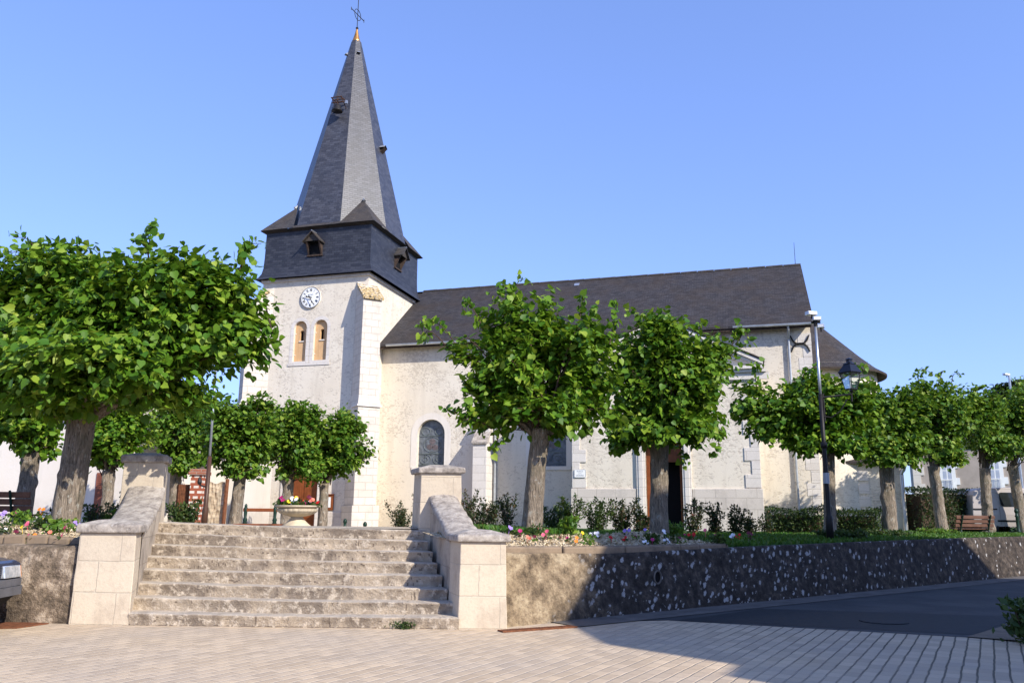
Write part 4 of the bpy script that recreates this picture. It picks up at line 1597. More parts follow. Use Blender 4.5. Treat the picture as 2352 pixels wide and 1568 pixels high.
def rw(u, v):
    t = -.1 + 33 * u ** 1.3
    zt = wall_top(t)
    prof = [(.0, -.05), (.05, .2), (.11, .45), (.17, .7), (.215, .92), (.235, .985), (.26, 1.0), (.34, 1.0), (.44, .995)]
    a, h = prof[min(int(round(v * 8)), 8)]
    p = W0 + wdir * t + wnor * a
    b = noise.noise(Vector((t * 1.4, h * 2.5, 14))) * .04 + noise.noise(Vector((t * 5, h * 6, 1))) * .016
    p = p + wnor * (b if v < .7 else 0)
    return Vector((p.x, p.y, h * zt if h > 0 else -.05))


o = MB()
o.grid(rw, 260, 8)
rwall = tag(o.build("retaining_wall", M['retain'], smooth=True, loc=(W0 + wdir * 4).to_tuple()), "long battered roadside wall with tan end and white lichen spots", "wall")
dp = PZ(1457, 1400, 0)
tdp = (dp - W0).dot(wdir) + .1
hole = W0 + wdir * tdp + wnor * .08
hole.z = .57
ax = (wnor * .35 + Vector((0, 0, .02)))
o = MB(off=-rwall.location)
cx_ = []
for i in range(25):
    a = 2 * pi * i / 24
    cx_.append(hole - wnor * .07 + wdir * .085 * cos(a) + Vector((0, 0, .105 * sin(a))))
o.tube(cx_, .016, 6, False)
pipe = o.build("drain_pipe", M['strip'], rwall, smooth=True)
o = MB(off=-rwall.location)
o.add([hole - wnor * .055 + wdir * .08 * cos(2 * pi * i / 20) + Vector((0, 0, .10 * sin(2 * pi * i / 20))) for i in range(20)], [tuple(range(20))[::-1]])
o.build("pipe_mouth", M['black'], pipe)

# ------------------------------------------------------------------ beds


def bed_kerb(pts, zlo, zhi, wd, n, label, mat, seed):
    o = MB()
    r = random.Random(seed)
    L = 0
    for i in range(n):
        a, b = pts(i / n), pts((i + 1) / n)
        d = (b - a)
        nn = Vector((-d.y, d.x, 0)).normalized()
        g = d * .008
        h0, h1 = zhi(i / n) + r.uniform(-.03, .03), zhi((i + 1) / n) + r.uniform(-.03, .03)
        z0 = zlo(i / n)
        w = wd * r.uniform(.8, 1.2)
        j = nn * r.uniform(-.025, .025)
        a, b = a + g + j, b - g + j
        o.hexa([Vector((a.x, a.y, z0)), Vector((b.x, b.y, z0)), Vector((b.x + nn.x * w, b.y + nn.y * w, z0)), Vector((a.x + nn.x * w, a.y + nn.y * w, z0)),
                Vector((a.x, a.y, h0)), Vector((b.x, b.y, h1)), Vector((b.x + nn.x * w, b.y + nn.y * w, h1 + .01)), Vector((a.x + nn.x * w, a.y + nn.y * w, h0 + .01))])
    k = o.build("bed_kerb", mat, bevel=.03)
    return tag(k, label, "kerb")


lk = lambda u: Vector((lerp(-12, -6.40, u), 12.80 + .04 * sin(u * 9), 0))
bed_kerb(lk, lambda u: Ltop - .03, lambda u: Ltop + .12, .16, 17, "row of rough brown kerb stones edging the left flower bed", M['kerbstone'], 3)
RB0, RB1 = .0, 5.7
rk = lambda u: (W0 + wdir * lerp(RB0, RB1, u) + wnor * .30)
bed_kerb(rk, lambda u: wall_top(lerp(RB0, RB1, u)) - .05, lambda u: wall_top(lerp(RB0, RB1, u)) + .085, .12, 4, "long low brown kerb edging the flower bed on the right wall", M['kerbstone'], 5)


def lbed(x, q):                                  # q = distance behind the kerb
    return Ltop + .07 + .20 * clamp(q / 1.3) ** .8 + .03 * noise.noise(Vector((x * 2.2, q * 2.2, 0))) + .012 * noise.noise(Vector((x * 9, q * 9, 0)))


def rbed(t, q):
    e = clamp((RB1 + .15 - t) / .8)
    return wall_top(t) + .05 + (.22 * clamp(q / 1.5) ** .8 + .03 * noise.noise(Vector((t * 2.2, q * 2.2, 5))) + .012 * noise.noise(Vector((t * 9, q * 9, 3)))) * e


o = MB()
o.grid(lambda u, v: Vector((lerp(-12, -6.55 - .25 * v, u), 12.9 + 1.6 * v, lbed(lerp(-12, -6.5, u), 1.6 * v))), 120, 34)
struct(o.build("mulch_bed", M['chips'], smooth=True))
o = MB()
o.grid(lambda u, v: W0 + wdir * lerp(RB0 - .25, RB1, u) + wnor * (.40 + 1.5 * v) + Vector((0, 0, rbed(lerp(RB0 - .2, RB1, u), 1.5 * v))), 150, 34)
struct(o.build("mulch_bed", M['chips'], smooth=True))
# loose chips give the beds their broken surface
r = np.random.default_rng(4)
P = []
for i in range(5200):
    x, q = r.uniform(-11, -6.6), r.uniform(0, 1.35)
    P.append((x - .1 * q, 12.92 + q, lbed(x, q) + .01))
for i in range(6500):
    t, q = r.uniform(RB0 - .1, RB1), r.uniform(0, 1.4)
    p = W0 + wdir * t + wnor * (.42 + q)
    P.append((p.x, p.y, rbed(t, q) + .01))
P = np.array(P)
A = r.normal(size=P.shape) * np.array([1, 1, .45])
nn = r.normal(size=P.shape) * .6 + np.array([0, 0, .9])
tag(leaf_mesh("wood_chips", M['chips'], P, A, nn, r.uniform(.03, .075, len(P)), None, 'blade'), "pale loose wood chips strewn over both flower beds", "wood chips", kind="stuff")

PET = {}
for nm, c in dict(red=(.50, .012, .012), pink=(.62, .10, .17), magenta=(.36, .02, .12), yellow=(.75, .52, .02), white=(.78, .76, .78), lilac=(.30, .20, .52), burgundy=(.12, .012, .03), orange=(.75, .20, .02), salmon=(.66, .17, .11)).items():
    PET[nm] = simple("petal_" + nm, c, .5, .15, 30)
flower_no = {}
ORD = ["", "second ", "third ", "fourth ", "fifth ", "sixth ", "seventh ", "eighth ", "ninth ", "tenth ", "eleventh ", "twelfth "]


def flower(loc, col, size, seed, label, group, tall=.14, leaves=26, heads=2):
    r = np.random.default_rng(seed)
    P = r.normal(size=(leaves, 3)) * np.array([.06, .06, .02]) * (size / .05)
    P[:, 2] = np.abs(P[:, 2]) + r.uniform(0, tall * .7, leaves)
    A = r.normal(size=P.shape) + np.array([0, 0, .3])
    root = leaf_mesh("bedding_flower", M['leaf_hedge'] if seed % 3 else M['leaf_fresh'], P, A, r.normal(size=P.shape) * .5 + np.array([0, 0, 1]), r.uniform(.045, .075, leaves) * size / .04, None, 'leaf' if seed % 2 else 'blade')
    root.location = loc
    tag(root, label, "flower", group)
    o = MB()
    for h in range(heads):
        c = Vector((r.normal() * size * .9, r.normal() * size * .9 - .02, tall + r.uniform(-.03, .04)))
        fx = Vector((r.normal() * .5, -.9, .7)).normalized()
        s1 = fx.cross(Vector((0, 0, 1))).normalized()
        s2 = s1.cross(fx)
        n = 15
        ring = [c + fx * size * .18 + (s1 * cos(2 * pi * i / n) + s2 * sin(2 * pi * i / n)) * size * (.82 + .26 * abs(cos(2.5 * 2 * pi * i / n))) for i in range(n)]
        o.add([c] + ring, [(0, 1 + i, 1 + (i + 1) % n) for i in range(n)])
        o.tube([Vector((0, 0, 0)), c], .004, 4, False)
    o.build("blossom", PET[col], root)
    return root


def on_rbed(px, py):
    d = ray(px, py)
    best = None
    for i in range(220):
        Y = 12.4 + i * .03
        p = CAMP + d * (Y / d.y)
        t, q = (p - W0).dot(wdir), (p - W0).dot(wnor) - .42
        if q > -.02 and rbed(t, max(q, 0)) >= p.z:
            return W0 + wdir * t + wnor * (q + .42) + Vector((0, 0, rbed(t, q)))
    p = CAMP + d * (14.6 / d.y)
    return p


def on_lbed(px, py):
    d = ray(px, py)
    for i in range(160):
        Y = 12.9 + i * .012
        p = CAMP + d * (Y / d.y)
        if lbed(p.x, Y - 12.9) >= p.z:
            return p
    return CAMP + d * (14.3 / d.y)


fl_r = [(1186, 1228, 'pink'), (1167, 1228, 'lilac'), (1210, 1248, 'salmon'), (1234, 1226, 'pink'), (1255, 1240, 'pink'), (1280, 1241, 'burgundy'), (1302, 1245, 'magenta'), (1337, 1237, 'yellow'),
        (1356, 1236, 'white'), (1369, 1238, 'white'), (1405, 1246, 'red'), (1434, 1244, 'red'), (1438, 1233, 'lilac'), (1482, 1253, 'white'), (1481, 1232, 'lilac'), (1498, 1255, 'magenta'), (1530, 1238, 'white'),
        (1534, 1252, 'white'), (1577, 1239, 'magenta'), (1591, 1243, 'red'), (1621, 1232, 'pink'), (1641, 1241, 'pink'), (1683, 1242, 'white'), (1699, 1238, 'red'), (1713, 1240, 'burgundy'), (1725, 1238, 'burgundy'),
        (1228, 1245, 'burgundy'), (1320, 1252, 'orange'), (1462, 1240, 'burgundy'), (1560, 1250, 'burgundy'), (1195, 1238, 'magenta')]
fl_l = [(8, 1187, 'lilac'), (52, 1190, 'magenta'), (118, 1187, 'yellow'), (102, 1209, 'pink'), (170, 1198, 'yellow'), (214, 1190, 'pink') , (150, 1178, 'orange'), (268, 1197, 'burgundy'), (285, 1204, 'lilac'), (296, 1212, 'lilac'), (225, 1234, 'pink'),
        (98, 1238, 'pink'), (20, 1215, 'white'), (60, 1228, 'burgundy'), (84, 1218, 'yellow'), (240, 1216, 'magenta'), (192, 1224, 'salmon'), (130, 1232, 'orange')]
fl_l = [(x * .62, y + 8, c) for x, y, c in fl_l]
for lst, fn_, where, grp in ((sorted(fl_r), on_rbed, "in the bed on the right wall", "flowers in the right bed"), (sorted(fl_l), on_lbed, "in the left bed under the big tree", "flowers in the left bed")):
    cnt = {}
    for i, (px, py, col) in enumerate(lst):
        n = cnt.get(col, 0)
        cnt[col] = n + 1
        tot = sum(1 for q in lst if q[2] == col)
        lab = (f"only {col} flower " if tot == 1 else f"{ORD[n]}{col} flower from the left " if n else f"leftmost {col} flower ") + where
        flower(fn_(px, py), col, random.Random(i).uniform(.026, .040), 100 + i * 7 + len(lst), lab, grp, random.Random(i).uniform(.05, .13), 14, 1 + (i % 3 == 0) + (col in ('red', 'white')))

# leafy tufts between the flowers
for i, (fn_, px, py, sz, lab) in enumerate([(on_rbed, 1352, 1252, .10, "green lily tuft behind the white flowers in the right bed"), (on_rbed, 1497, 1252, .12, "dark leafy clump below the second tree in the right bed"),
                                           (on_rbed, 1232, 1232, .12, "feathery green tuft left of the nearest right tree"), (on_rbed, 1650, 1250, .10, "spreading green clump at the far end of the right bed"),
                                           (on_rbed, 1545, 1247, .10, "leafy clump between white and burgundy flowers"), (on_lbed, 48, 1205, .14, "yellow green leafy clump in the left bed"),
                                           (on_lbed, 12, 1228, .13, "dark green leafy clump at the left frame edge"), (on_lbed, 128, 1225, .12, "green clump beside the left pillar cap"),
                                           (on_lbed, 160, 1222, .12, "green clump hanging over the left kerb near the pillar"), (on_lbed, 92, 1215, .11, "small green clump in the middle of the left bed")]):
    p = fn_(px, py)
    t_ = leaf_cloud("leafy_clump", M['leaf_fresh'] if 'yellow' in lab or 'green' in lab.split()[0] else M['leaf_hedge'],
                    lambda r, n: (r.normal(size=(n, 3)) * np.array([sz * .7, sz * .6, .02]) + np.c_[np.zeros((n, 2)), r.uniform(0, sz * 1.5, n)], np.c_[r.normal(size=(n, 2)), np.full(n, .7)]), 90, .065, 40 + i, None, 'leaf' if i % 2 else 'blade')
    t_.location = p
    tag(t_, lab, "plant", "leafy clumps in the flower beds")

# ------------------------------------------------------------------ lawn blades
r = np.random.default_rng(21)
n = 30000
t, q = r.uniform(5.6, 24, n), r.uniform(0, 1, n) ** 1.4 * 5.5 + .46
near = r.uniform(size=n) < .35
t = np.where(near, r.uniform(1.4, 9, n), t)
q = np.where(near, r.uniform(1.7, 4.5, n), q)
P = np.c_[W0.x + wdir.x * t + wnor.x * q, W0.y + wdir.y * t + wnor.y * q, np.zeros(n)]
P[:, 2] = [(min(tz(a, b), 1.03 + .05 * max(c - .4, 0)) if (c < 4 and e >= 5.5) else tz(a, b)) - .02 for (a, b), c, e in zip(P[:, :2], q, t)]
A = r.normal(size=P.shape) * .45 + np.array([0, 0, 1])
Nn = r.normal(size=P.shape)
tag(leaf_mesh("grass", M['grassblade'], P, A, Nn, r.uniform(.06, .13, n), None, 'blade'), "short green lawn behind the long roadside wall", "grass", kind="stuff")

# ------------------------------------------------------------------ trees
big = [(330, 745, 250, 150, 0, 200), (120, 740, 230, 165, .2, 170), (480, 740, 150, 150, -.2, 150), (-140, 760, 220, 190, .3, 130), (250, 850, 250, 80, -.6, 130), (545, 790, 85, 85, -.2, 70), (420, 660, 130, 90, -.3, 80), (150, 640, 150, 75, -.2, 70), (60, 870, 110, 70, -.4, 60), (200, 905, 130, 50, -1.0, 60), (360, 890, 130, 50, -.7, 60), (60, 915, 90, 45, -.6, 45)]
tree("lime_tree", "largest lime tree, thick pale trunk rising from the mulch bed beside the car", 14.3, (148, 1180), (190, 945), 72, big, 3, 1.5, .130,
     emerg=((340, 600, 345, 540, 352, 508), (345, 600, 330, 560, 318, 545), (540, 650, 560, 590, 575, 545), (555, 620, 565, 570, 600, 560), (60, 620, 75, 560, 30, 545), (70, 600, 70, 575, 8, 585), (610, 700, 625, 760, 640, 800)), zbase=1.2, burls=((.72, 5.6, .15, .06),), kleaf=21)
tree("lime_tree", "lime tree in the flower bed nearest the staircase, standing before the nave", 15.8, (1220, 1212), (1240, 985), 52,
     [(1215, 850, 150, 110, 0, 110), (1100, 830, 80, 70, -.1, 50), (1110, 930, 75, 75, -.2, 50), (1350, 850, 75, 110, 0, 70), (1200, 730, 100, 70, 0, 60), (1320, 770, 90, 70, 0, 50), (1230, 960, 120, 60, -.3, 60), (1390, 930, 60, 75, 0, 30)], 5, 1.2, .130,
     emerg=((1200, 740, 1180, 670, 1205, 640), (1180, 700, 1165, 665, 1150, 655), (1120, 780, 1080, 700, 1060, 712), (1060, 820, 1010, 745, 962, 752), (1030, 800, 985, 760, 975, 790), (1330, 760, 1335, 700, 1338, 680), (1400, 790, 1412, 730, 1416, 690), (1080, 960, 1050, 950, 1025, 935), (1150, 980, 1140, 1020, 1135, 1030)), zbase=1.1, burls=((.93, 5.6, .3, .06), (.2, 3.4, .08, .1)), kleaf=17)
tree("lime_tree", "lime tree half hiding the open portal doorway of the church", 18.4, (1510, 1200), (1515, 1010), 49,
     [(1540, 880, 135, 120, 0, 130), (1500, 790, 110, 60, 0, 60), (1615, 860, 75, 100, 0, 70), (1440, 890, 70, 100, 0, 60), (1530, 990, 110, 50, -.3, 60), (1600, 960, 80, 60, 0, 45), (1660, 820, 55, 60, 0, 45), (1500, 770, 90, 50, -.2, 40), (1450, 1000, 55, 50, -.2, 30)], 8, 1.25, .130,
     emerg=((1480, 780, 1500, 730, 1545, 735), (1580, 800, 1610, 750, 1600, 745), (1660, 850, 1690, 770, 1700, 755), (1690, 790, 1715, 760, 1712, 800), (1460, 770, 1465, 720, 1430, 715), (1560, 1000, 1570, 1040, 1572, 1060), (1650, 990, 1650, 1020, 1645, 1035)), zbase=1.05, burls=((.1, 4.7, .06, .1),), kleaf=18)
tree("lime_tree", "lime tree with dark trunk directly behind the lamp post", 22, (1903, 1185), (1903, 1030), 32,
     [(1860, 950, 120, 85, 0, 120), (1780, 970, 80, 70, 0, 70), (1960, 940, 60, 85, 0, 60), (1730, 920, 50, 60, 0, 40), (1880, 900, 90, 50, 0, 50), (1900, 1020, 100, 35, -.2, 50)], 11, 1.25, .130,
     emerg=((1940, 890, 1965, 850, 1990, 845), (1740, 900, 1735, 850, 1745, 838), (1840, 890, 1850, 850, 1870, 845)), kleaf=24, burls=((.85, 4.2, .15, .1),))
tree("lime_tree", "knotted lime tree in front of the vestry downpipe", 25, (2043, 1195), (2035, 1060), 36,
     [(2045, 990, 75, 80, 0, 120), (2090, 960, 55, 65, 0, 60), (2000, 950, 55, 65, 0, 50), (2040, 1045, 85, 38, -.4, 60), (2000, 1030, 50, 45, -.3, 30)], 13, 1.3, .125,
     emerg=((2010, 900, 2000, 885, 1985, 890),), burls=((.55, 3.3, .35, .06), (.25, 3.3, .25, .07), (.8, 3.6, .2, .08)), kleaf=24, mat='leaf_far')
tree("lime_tree", "leaning grey lime tree before the tall clipped hedge", 28, (2163, 1205), (2142, 1070), 28,
     [(2150, 970, 75, 85, 0, 120), (2190, 940, 45, 60, 0, 40), (2120, 920, 50, 50, 0, 40), (2150, 1040, 70, 35, 0, 40)], 15, 1.25, .125,
     emerg=((2120, 900, 2110, 850, 2150, 862), (2150, 900, 2165, 850, 2150, 890), (2185, 900, 2190, 860, 2205, 865)), burls=((.78, 5.2, .3, .06),), kleaf=24, mat='leaf_far')
tree("lime_tree", "burled lime tree standing in front of the parked van", 30.5, (2266, 1215), (2262, 1075), 26,
     [(2262, 995, 65, 85, 0, 110), (2290, 960, 40, 60, 0, 40), (2230, 950, 40, 55, 0, 40)], 17, 1.25, .125,
     emerg=((2245, 920, 2240, 895, 2265, 890), (2275, 920, 2275, 900, 2255, 895)), burls=((.5, 4.3, .5, .05), (.12, 5.4, .35, .06), (.75, 5.3, .2, .05)), kleaf=24, mat='leaf_far')
tree("lime_tree", "lime tree cut by the right frame edge beside the bollard", 33, (2350, 1215), (2325, 1070), 26,
     [(2330, 1000, 60, 85, 0, 110), (2365, 950, 60, 90, 0, 90)], 19, 1.25, .125, emerg=((2330, 910, 2335, 880, 2345, 875),), kleaf=24, mat='leaf_far')
tree("dark_tree", "distant dark rounded tree rising behind the last limes", 62, (2330, 1190), (2330, 1000), 40,
     [(2335, 950, 72, 80, 0, 220)], 23, 1.3, .30, kleaf=24, mat='leaf_dark', group=None)
tree("lime_tree", "knobbly lime tree behind the brown slatted bench and white house wall", 19, (50, 1142), (75, 1020), 44,
     [(55, 960, 80, 70, 0, 110), (-30, 950, 80, 80, .3, 70), (90, 1010, 40, 45, -.2, 40), (15, 890, 90, 50, 0, 60)], 29, 1.2, .13, zbase=1.25, burls=((.55, 0.1, .4, .06), (.8, 3.3, .3, .08), (.9, 5.0, .35, .08)), kleaf=24)
tree("lime_tree", "slim lime tree between the big trunk and the tall pillar", 24, (244, 1150), (252, 1080), 30,
     [(265, 1000, 86, 80, 0, 150), (300, 960, 50, 50, 0, 50), (230, 1040, 40, 40, 0, 35)], 31, 1.25, .125, burls=((.85, 4.2, .35, .1), (.88, 1.2, .3, .08)), kleaf=24)
tree("lime_tree", "lime tree beside the shaded tall pillar, beside the boarded gate", 28, (400, 1190), (405, 1080), 30,
     [(420, 980, 78, 85, 0, 150), (445, 930, 50, 45, 0, 50), (410, 1055, 55, 45, 0, 60), (480, 960, 40, 60, .5, 40)], 37, 1.3, .125, kleaf=24, mat='leaf_far')
tree("lime_tree", "lime tree with smooth pale trunk between iron post and wooden terrace seat", 23, (540, 1200), (553, 1080), 33,
     [(545, 1010, 82, 80, 0, 150), (590, 960, 50, 45, 0, 50), (520, 950, 40, 45, 0, 40), (560, 1070, 50, 30, 0, 30)], 41, 1.3, .125, kleaf=24, mat='leaf_far')
tree("lime_tree", "lime tree rising behind the flower urn at the church door", 27, (657, 1195), (662, 1100), 30,
     [(665, 1010, 82, 82, 0, 150), (700, 980, 50, 55, 0, 50), (630, 970, 50, 45, 0, 40), (690, 1070, 60, 45, 0, 50)], 43, 1.3, .125, kleaf=24, mat='leaf_far')
tree("lime_tree", "lime tree between the flower urn and the tower buttress", 28, (742, 1205), (745, 1110), 26,
     [(775, 1030, 74, 78, 0, 140), (815, 1020, 36, 50, 0, 40), (745, 1075, 50, 40, 0, 50), (790, 970, 40, 28, 0, 30)], 47, 1.3, .125, emerg=((815, 1040, 840, 1005, 852, 1022),), kleaf=24, mat='leaf_far')

# ------------------------------------------------------------------ hedges and shrubs


def hedge(name, label, p0, p1, w, h, seed, n=3600, mat='leaf_hedge', ls=.075):
    p0, p1 = Vector(p0), Vector(p1)
    L = (p1 - p0).length
    d = (p1 - p0) / L
    nn = Vector((-d.y, d.x, 0))
    root = thing(name, p0.lerp(p1, .5), label, "hedge")

    def fn(r, k):
        u = r.uniform(0, L, k)
        f = r.integers(0, 5, k)
        v = r.uniform(-.5, .5, k)
        z = r.uniform(0, 1, k)
        y = np.where(f < 3, -.5, np.where(f == 3, .5, v)) * w
        zz = np.where(f == 4, 1.0, z) * h
        yy = np.where(f == 4, v * w, y)
        e = r.uniform(size=k) < .12
        u = np.where(e, np.where(r.uniform(size=k) < .5, 0, L), u)
        yy = np.where(e, v * w, yy)
        zz = zz + np.where(f == 4, .05 * np.sin(u * 2.3 + seed) + .03 * np.sin(u * 5.1), 0)
        P = np.c_[p0.x + d.x * u + nn.x * yy, p0.y + d.y * u + nn.y * yy, p0.z + zz]
        D = np.c_[np.where(f < 3, -1, np.where(f == 3, 1, 0))[:, None] * np.array([[nn.x, nn.y]]), np.where(f == 4, 1.0, .2)]
        P = P + r.normal(size=P.shape) * .045 - np.array(root.location)
        return P, D
    leaf_cloud("foliage", M[mat], fn, n, ls, seed, root, 'blade', .2)
    o = MB(off=-root.location)
    q = .14
    o.hexa([p0 + d * q + nn * -(w / 2 - q), p1 - d * q + nn * -(w / 2 - q), p1 - d * q + nn * (w / 2 - q), p0 + d * q + nn * (w / 2 - q)] +
           [v + Vector((0, 0, h - q)) for v in (p0 + d * q + nn * -(w / 2 - q), p1 - d * q + nn * -(w / 2 - q), p1 - d * q + nn * (w / 2 - q), p0 + d * q + nn * (w / 2 - q))])
    o.build("branches", M['twig'], root)


def gp(px, Y, dz=0.0):
    x = PY(px, 1190, Y).x
    return Vector((x, Y, tz(x, Y) + dz))


hedge("clipped_hedge", "low clipped hedge left of the lamp post against the church wall", gp(1768, 26.5, -.1), gp(1896, 25.6, -.1), .8, .82, 3, 4200)
hedge("clipped_hedge", "low clipped hedge right of the lamp post ending at the knotted tree", gp(1918, 25.9, -.1), gp(2022, 25.2, -.1), .8, .80, 4, 3600)
hedge("tall_hedge", "tall dark clipped hedge between the vestry and the van", gp(2082, 34, -.1), gp(2290, 36, -.1), 1.6, 1.72, 6, 9000, 'leaf_dark', .10)


def shrub(label, px, Y, hpx, wpx, seed, mat='leaf_red', n=420, ls=.085, stems=7, group="loose shrubs along the church"):
    b = gp(px, Y, -.05)
    k = (b - CAMP).dot(fw) / F
    h, w = hpx * k, wpx * k * 1.3
    n = int(n * 1.7)
    root = thing("shrub", b, label, "shrub", group=group)
    r = np.random.default_rng(seed)
    o = MB()
    pts, dirs = [], []
    for i in range(stems):
        a = r.uniform(0, 2 * pi)
        tip = np.array([cos(a) * w * .5 * r.uniform(.1, 1), sin(a) * w * .4 * r.uniform(.1, 1), h * r.uniform(.55, 1.02)])
        st = np.array([tip[0] * .2, tip[1] * .2, 0])
        o.tube([Vector(st), Vector(st * .5 + tip * .5 + np.array([0, 0, .08])), Vector(tip)], [.012, .009, .004], 4, False)
        m = n // stems
        t = r.uniform(.12, 1.0, m)[:, None]
        p = st * (1 - t) + tip * t + r.normal(size=(m, 3)) * np.array([.07, .07, .03]) * (1.25 - .7 * t)
        pts.append(p)
        dirs.append(np.c_[r.normal(size=(m, 2)), np.full(m, .35)])
    o.build("stems", M['twig'], root)
    leaf_cloud("foliage", M[mat], lambda rr, kk: (np.concatenate(pts), np.concatenate(dirs)), sum(len(p) for p in pts), ls, seed + 1, root, 'blade', .45)


shrub("reddish green shrub against the nave wall, left of the tall right pillar", 925, 30, 75, 70, 1, n=900, stems=12)
shrub("slender dark shrub half hidden behind the tall right pillar", 962, 31, 90, 30, 2)
shrub("dark shrub directly right of the tall right pillar", 1078, 26, 90, 66, 3, n=650, stems=10)
shrub("low dark shrub with red tips at the foot of the nave buttress", 1108, 25, 62, 60, 4, n=500)
shrub("thin upright shrub before the drainpipe of the nave", 1130, 24, 80, 40, 5, n=300)
shrub("thin open shrub left of the nearest right trunk", 1168, 23, 86, 60, 6, n=380)
shrub("small green shrub right of the nearest right trunk", 1272, 22.5, 58, 60, 7, 'leaf_hedge', n=420)
shrub("dense dark shrub below the plaque corner of the portal", 1312, 23.5, 86, 70, 8, 'leaf_hedge', n=900, stems=12)
shrub("bushy dark shrub in front of the portal plinth", 1370, 23.8, 82, 80, 9, 'leaf_hedge', n=900, stems=12)
shrub("spiky shrub left of the second right trunk", 1425, 24, 84, 80, 10, n=850, stems=12)
shrub("dark shrub touching the left side of the second right trunk", 1470, 23.5, 76, 50, 11, n=550, stems=9)
shrub("bright low plant at the foot of the second right trunk", 1542, 19.5, 36, 66, 12, 'leaf_fresh', n=420, stems=12)
shrub("tall spiky shrub just right of the open portal door", 1590, 23.5, 96, 50, 13, n=520, stems=9)
shrub("open dark shrub in the middle of the right portal plinth", 1640, 23.8, 78, 56, 14, n=560, stems=9)
shrub("dark narrow shrub right of the open dark shrub", 1686, 24.2, 74, 46, 15, n=520, stems=8)
shrub("thin dark shrub at the right corner of the portal plinth", 1722, 24.5, 58, 50, 16, n=380)
shrub("spindly shrub at the left end of the clipped hedge", 1758, 25.2, 62, 30, 17, n=220)
shrub("single leggy sprig standing up above the clipped hedge", 1822, 26.2, 78, 22, 18, n=110, stems=3)
shrub("low fresh green plant at the foot of the tree behind the lamp", 1940, 20.5, 24, 110, 19, 'leaf_hedge', n=900, stems=20)
shrub("low green plant at the foot of the knotted tree", 2050, 23.2, 20, 110, 20, 'leaf_hedge', n=800, stems=20)
shrub("low bright plant at the foot of the leaning tree", 2165, 26.2, 18, 100, 21, 'leaf_fresh', n=800, stems=20)
shrub("leafy shrub at the stair head right of the tall left pillar", 425, 18, 66, 84, 22, 'leaf_hedge', n=900, stems=14)
shrub("leggy rose shrub left of the tall left pillar", 325 - 52, 17.5, 84, 50, 23, n=260)
shrub("thin red leaved sprig between big trunk and slim lime", 212, 16.5, 72, 70, 24, n=150, stems=5)
shrub("low green leafy plant below the slim lime tree", 236, 16.8, 40, 70, 25, 'leaf_fresh', n=320, stems=10)
shrub("bare twiggy plant right of the slatted bench", 140, 15.4, 40, 46, 26, n=70, stems=6)
shrub("young plant with broad fresh leaves right of the nearest right trunk", 1306, 15.6, 44, 40, 27, 'leaf_fresh', n=60, stems=3, ls=.15)
shrub("wispy shrub over the house fence left of the van", 2128, 40, 62, 50, 28, 'leaf_hedge', n=420, stems=9, ls=.11)
shrub("bushy shrub above the tall hedge under the white window", 2200, 40, 66, 60, 29, 'leaf_hedge', n=520, stems=9, ls=.11)
shrub("pale shrub right of the white window above the van", 2285, 41, 74, 60, 30, 'leaf_fresh', n=420, stems=9, ls=.11)
# plants at the road edge, bottom right, and a tuft at the foot of the steps
b = PZ(2356, 1478, 0)
root = thing("oleander_bush", b, "dark leafy bush cut by the right frame edge at the road", "bush")
r = np.random.default_rng(5)
n = 260
P = r.normal(size=(n, 3)) * np.array([.10, .12, .02])
P[:, 2] = r.uniform(.02, .5, n)
leaf_mesh("foliage", M['leaf_hedge'], P, np.c_[r.normal(size=(n, 2)), np.full(n, .8)], r.normal(size=P.shape), r.uniform(.09, .16, n), root, 'blade')
o = MB()
for i in range(6):
    o.tube([(0, 0, 0), (r.normal() * .1, r.normal() * .1, .45)], .008, 4)
o.build("stems", M['twig'], root)
b = PZ(928, 1443, 0)
P = r.normal(size=(260, 3)) * np.array([.09, .03, .01])
P[:, 2] = r.uniform(0, .09, 260)
t_ = leaf_mesh("weed_tuft", M['leaf_hedge'], P, r.normal(size=P.shape) + np.array([0, 0, .7]), r.normal(size=P.shape), .035, None, 'blade')
t_.location = b + Vector((0, -.04, 0))
tag(t_, "small green weed tuft growing at the foot of the bottom step", "weed")

# ------------------------------------------------------------------ lamps


def floodlight(root, o3, ang, mat_, name="floodlight", w=.36):
    Mx = Matrix.Translation(o3) @ Matrix.Rotation(ang, 4, 'Z')
    o = MB()
    o.box(-w / 2, w / 2, -.05, .10, -.05, .05, Mx)
    f = o.build(name, M['zinc'], root, bevel=.012)
    o = MB()
    o.box(-w / 2 + .02, w / 2 - .02, -.06, -.05, -.035, .035, Mx)
    o.build("lens", M['white'], f)
    o = MB()
    o.tube([Mx @ Vector((0, 0, -.05)), Mx @ Vector((0, .02, -.14))], .02, 6)
    o.build("bracket", M['iron'], f)


bse = gp(1904, 19.6)
Yl = 19.6
lamp = thing("lamp_post", bse, "dark lamp post with glazed lantern and silver floodlight mast on the lawn", "street lamp")
L_ = lambda px, py: PY(px, py, Yl) - bse
o = MB()
zt_ = L_(1889, 905).z
o.lathe([(.085, -.05), (.085, .5), (.062, .55), (.055, .62), (.05, zt_ * .6), (.046, zt_)], (0, 0, 0), 14)
o.lathe([(.075, zt_ * .62), (.08, zt_ * .64), (.075, zt_ * .66)], (0, 0, 0), 14)
o.build("pole", M['iron'], lamp, smooth=True)
o = MB()
zm = L_(1880, 740).z
o.lathe([(.035, zt_ - .1), (.035, zt_ + .4), (.030, zm)], (0, 0, 0), 10)
o.build("mast", M['zinc'], lamp, smooth=True)
o = MB()
o.tube([(-.1, 0, zm), (.12, 0, zm)], .03, 6)
o.tube([(0, 0, zm - .1), (0, 0, zm + .12)], .045, 8)
o.build("mast_head", M['iron'], lamp)
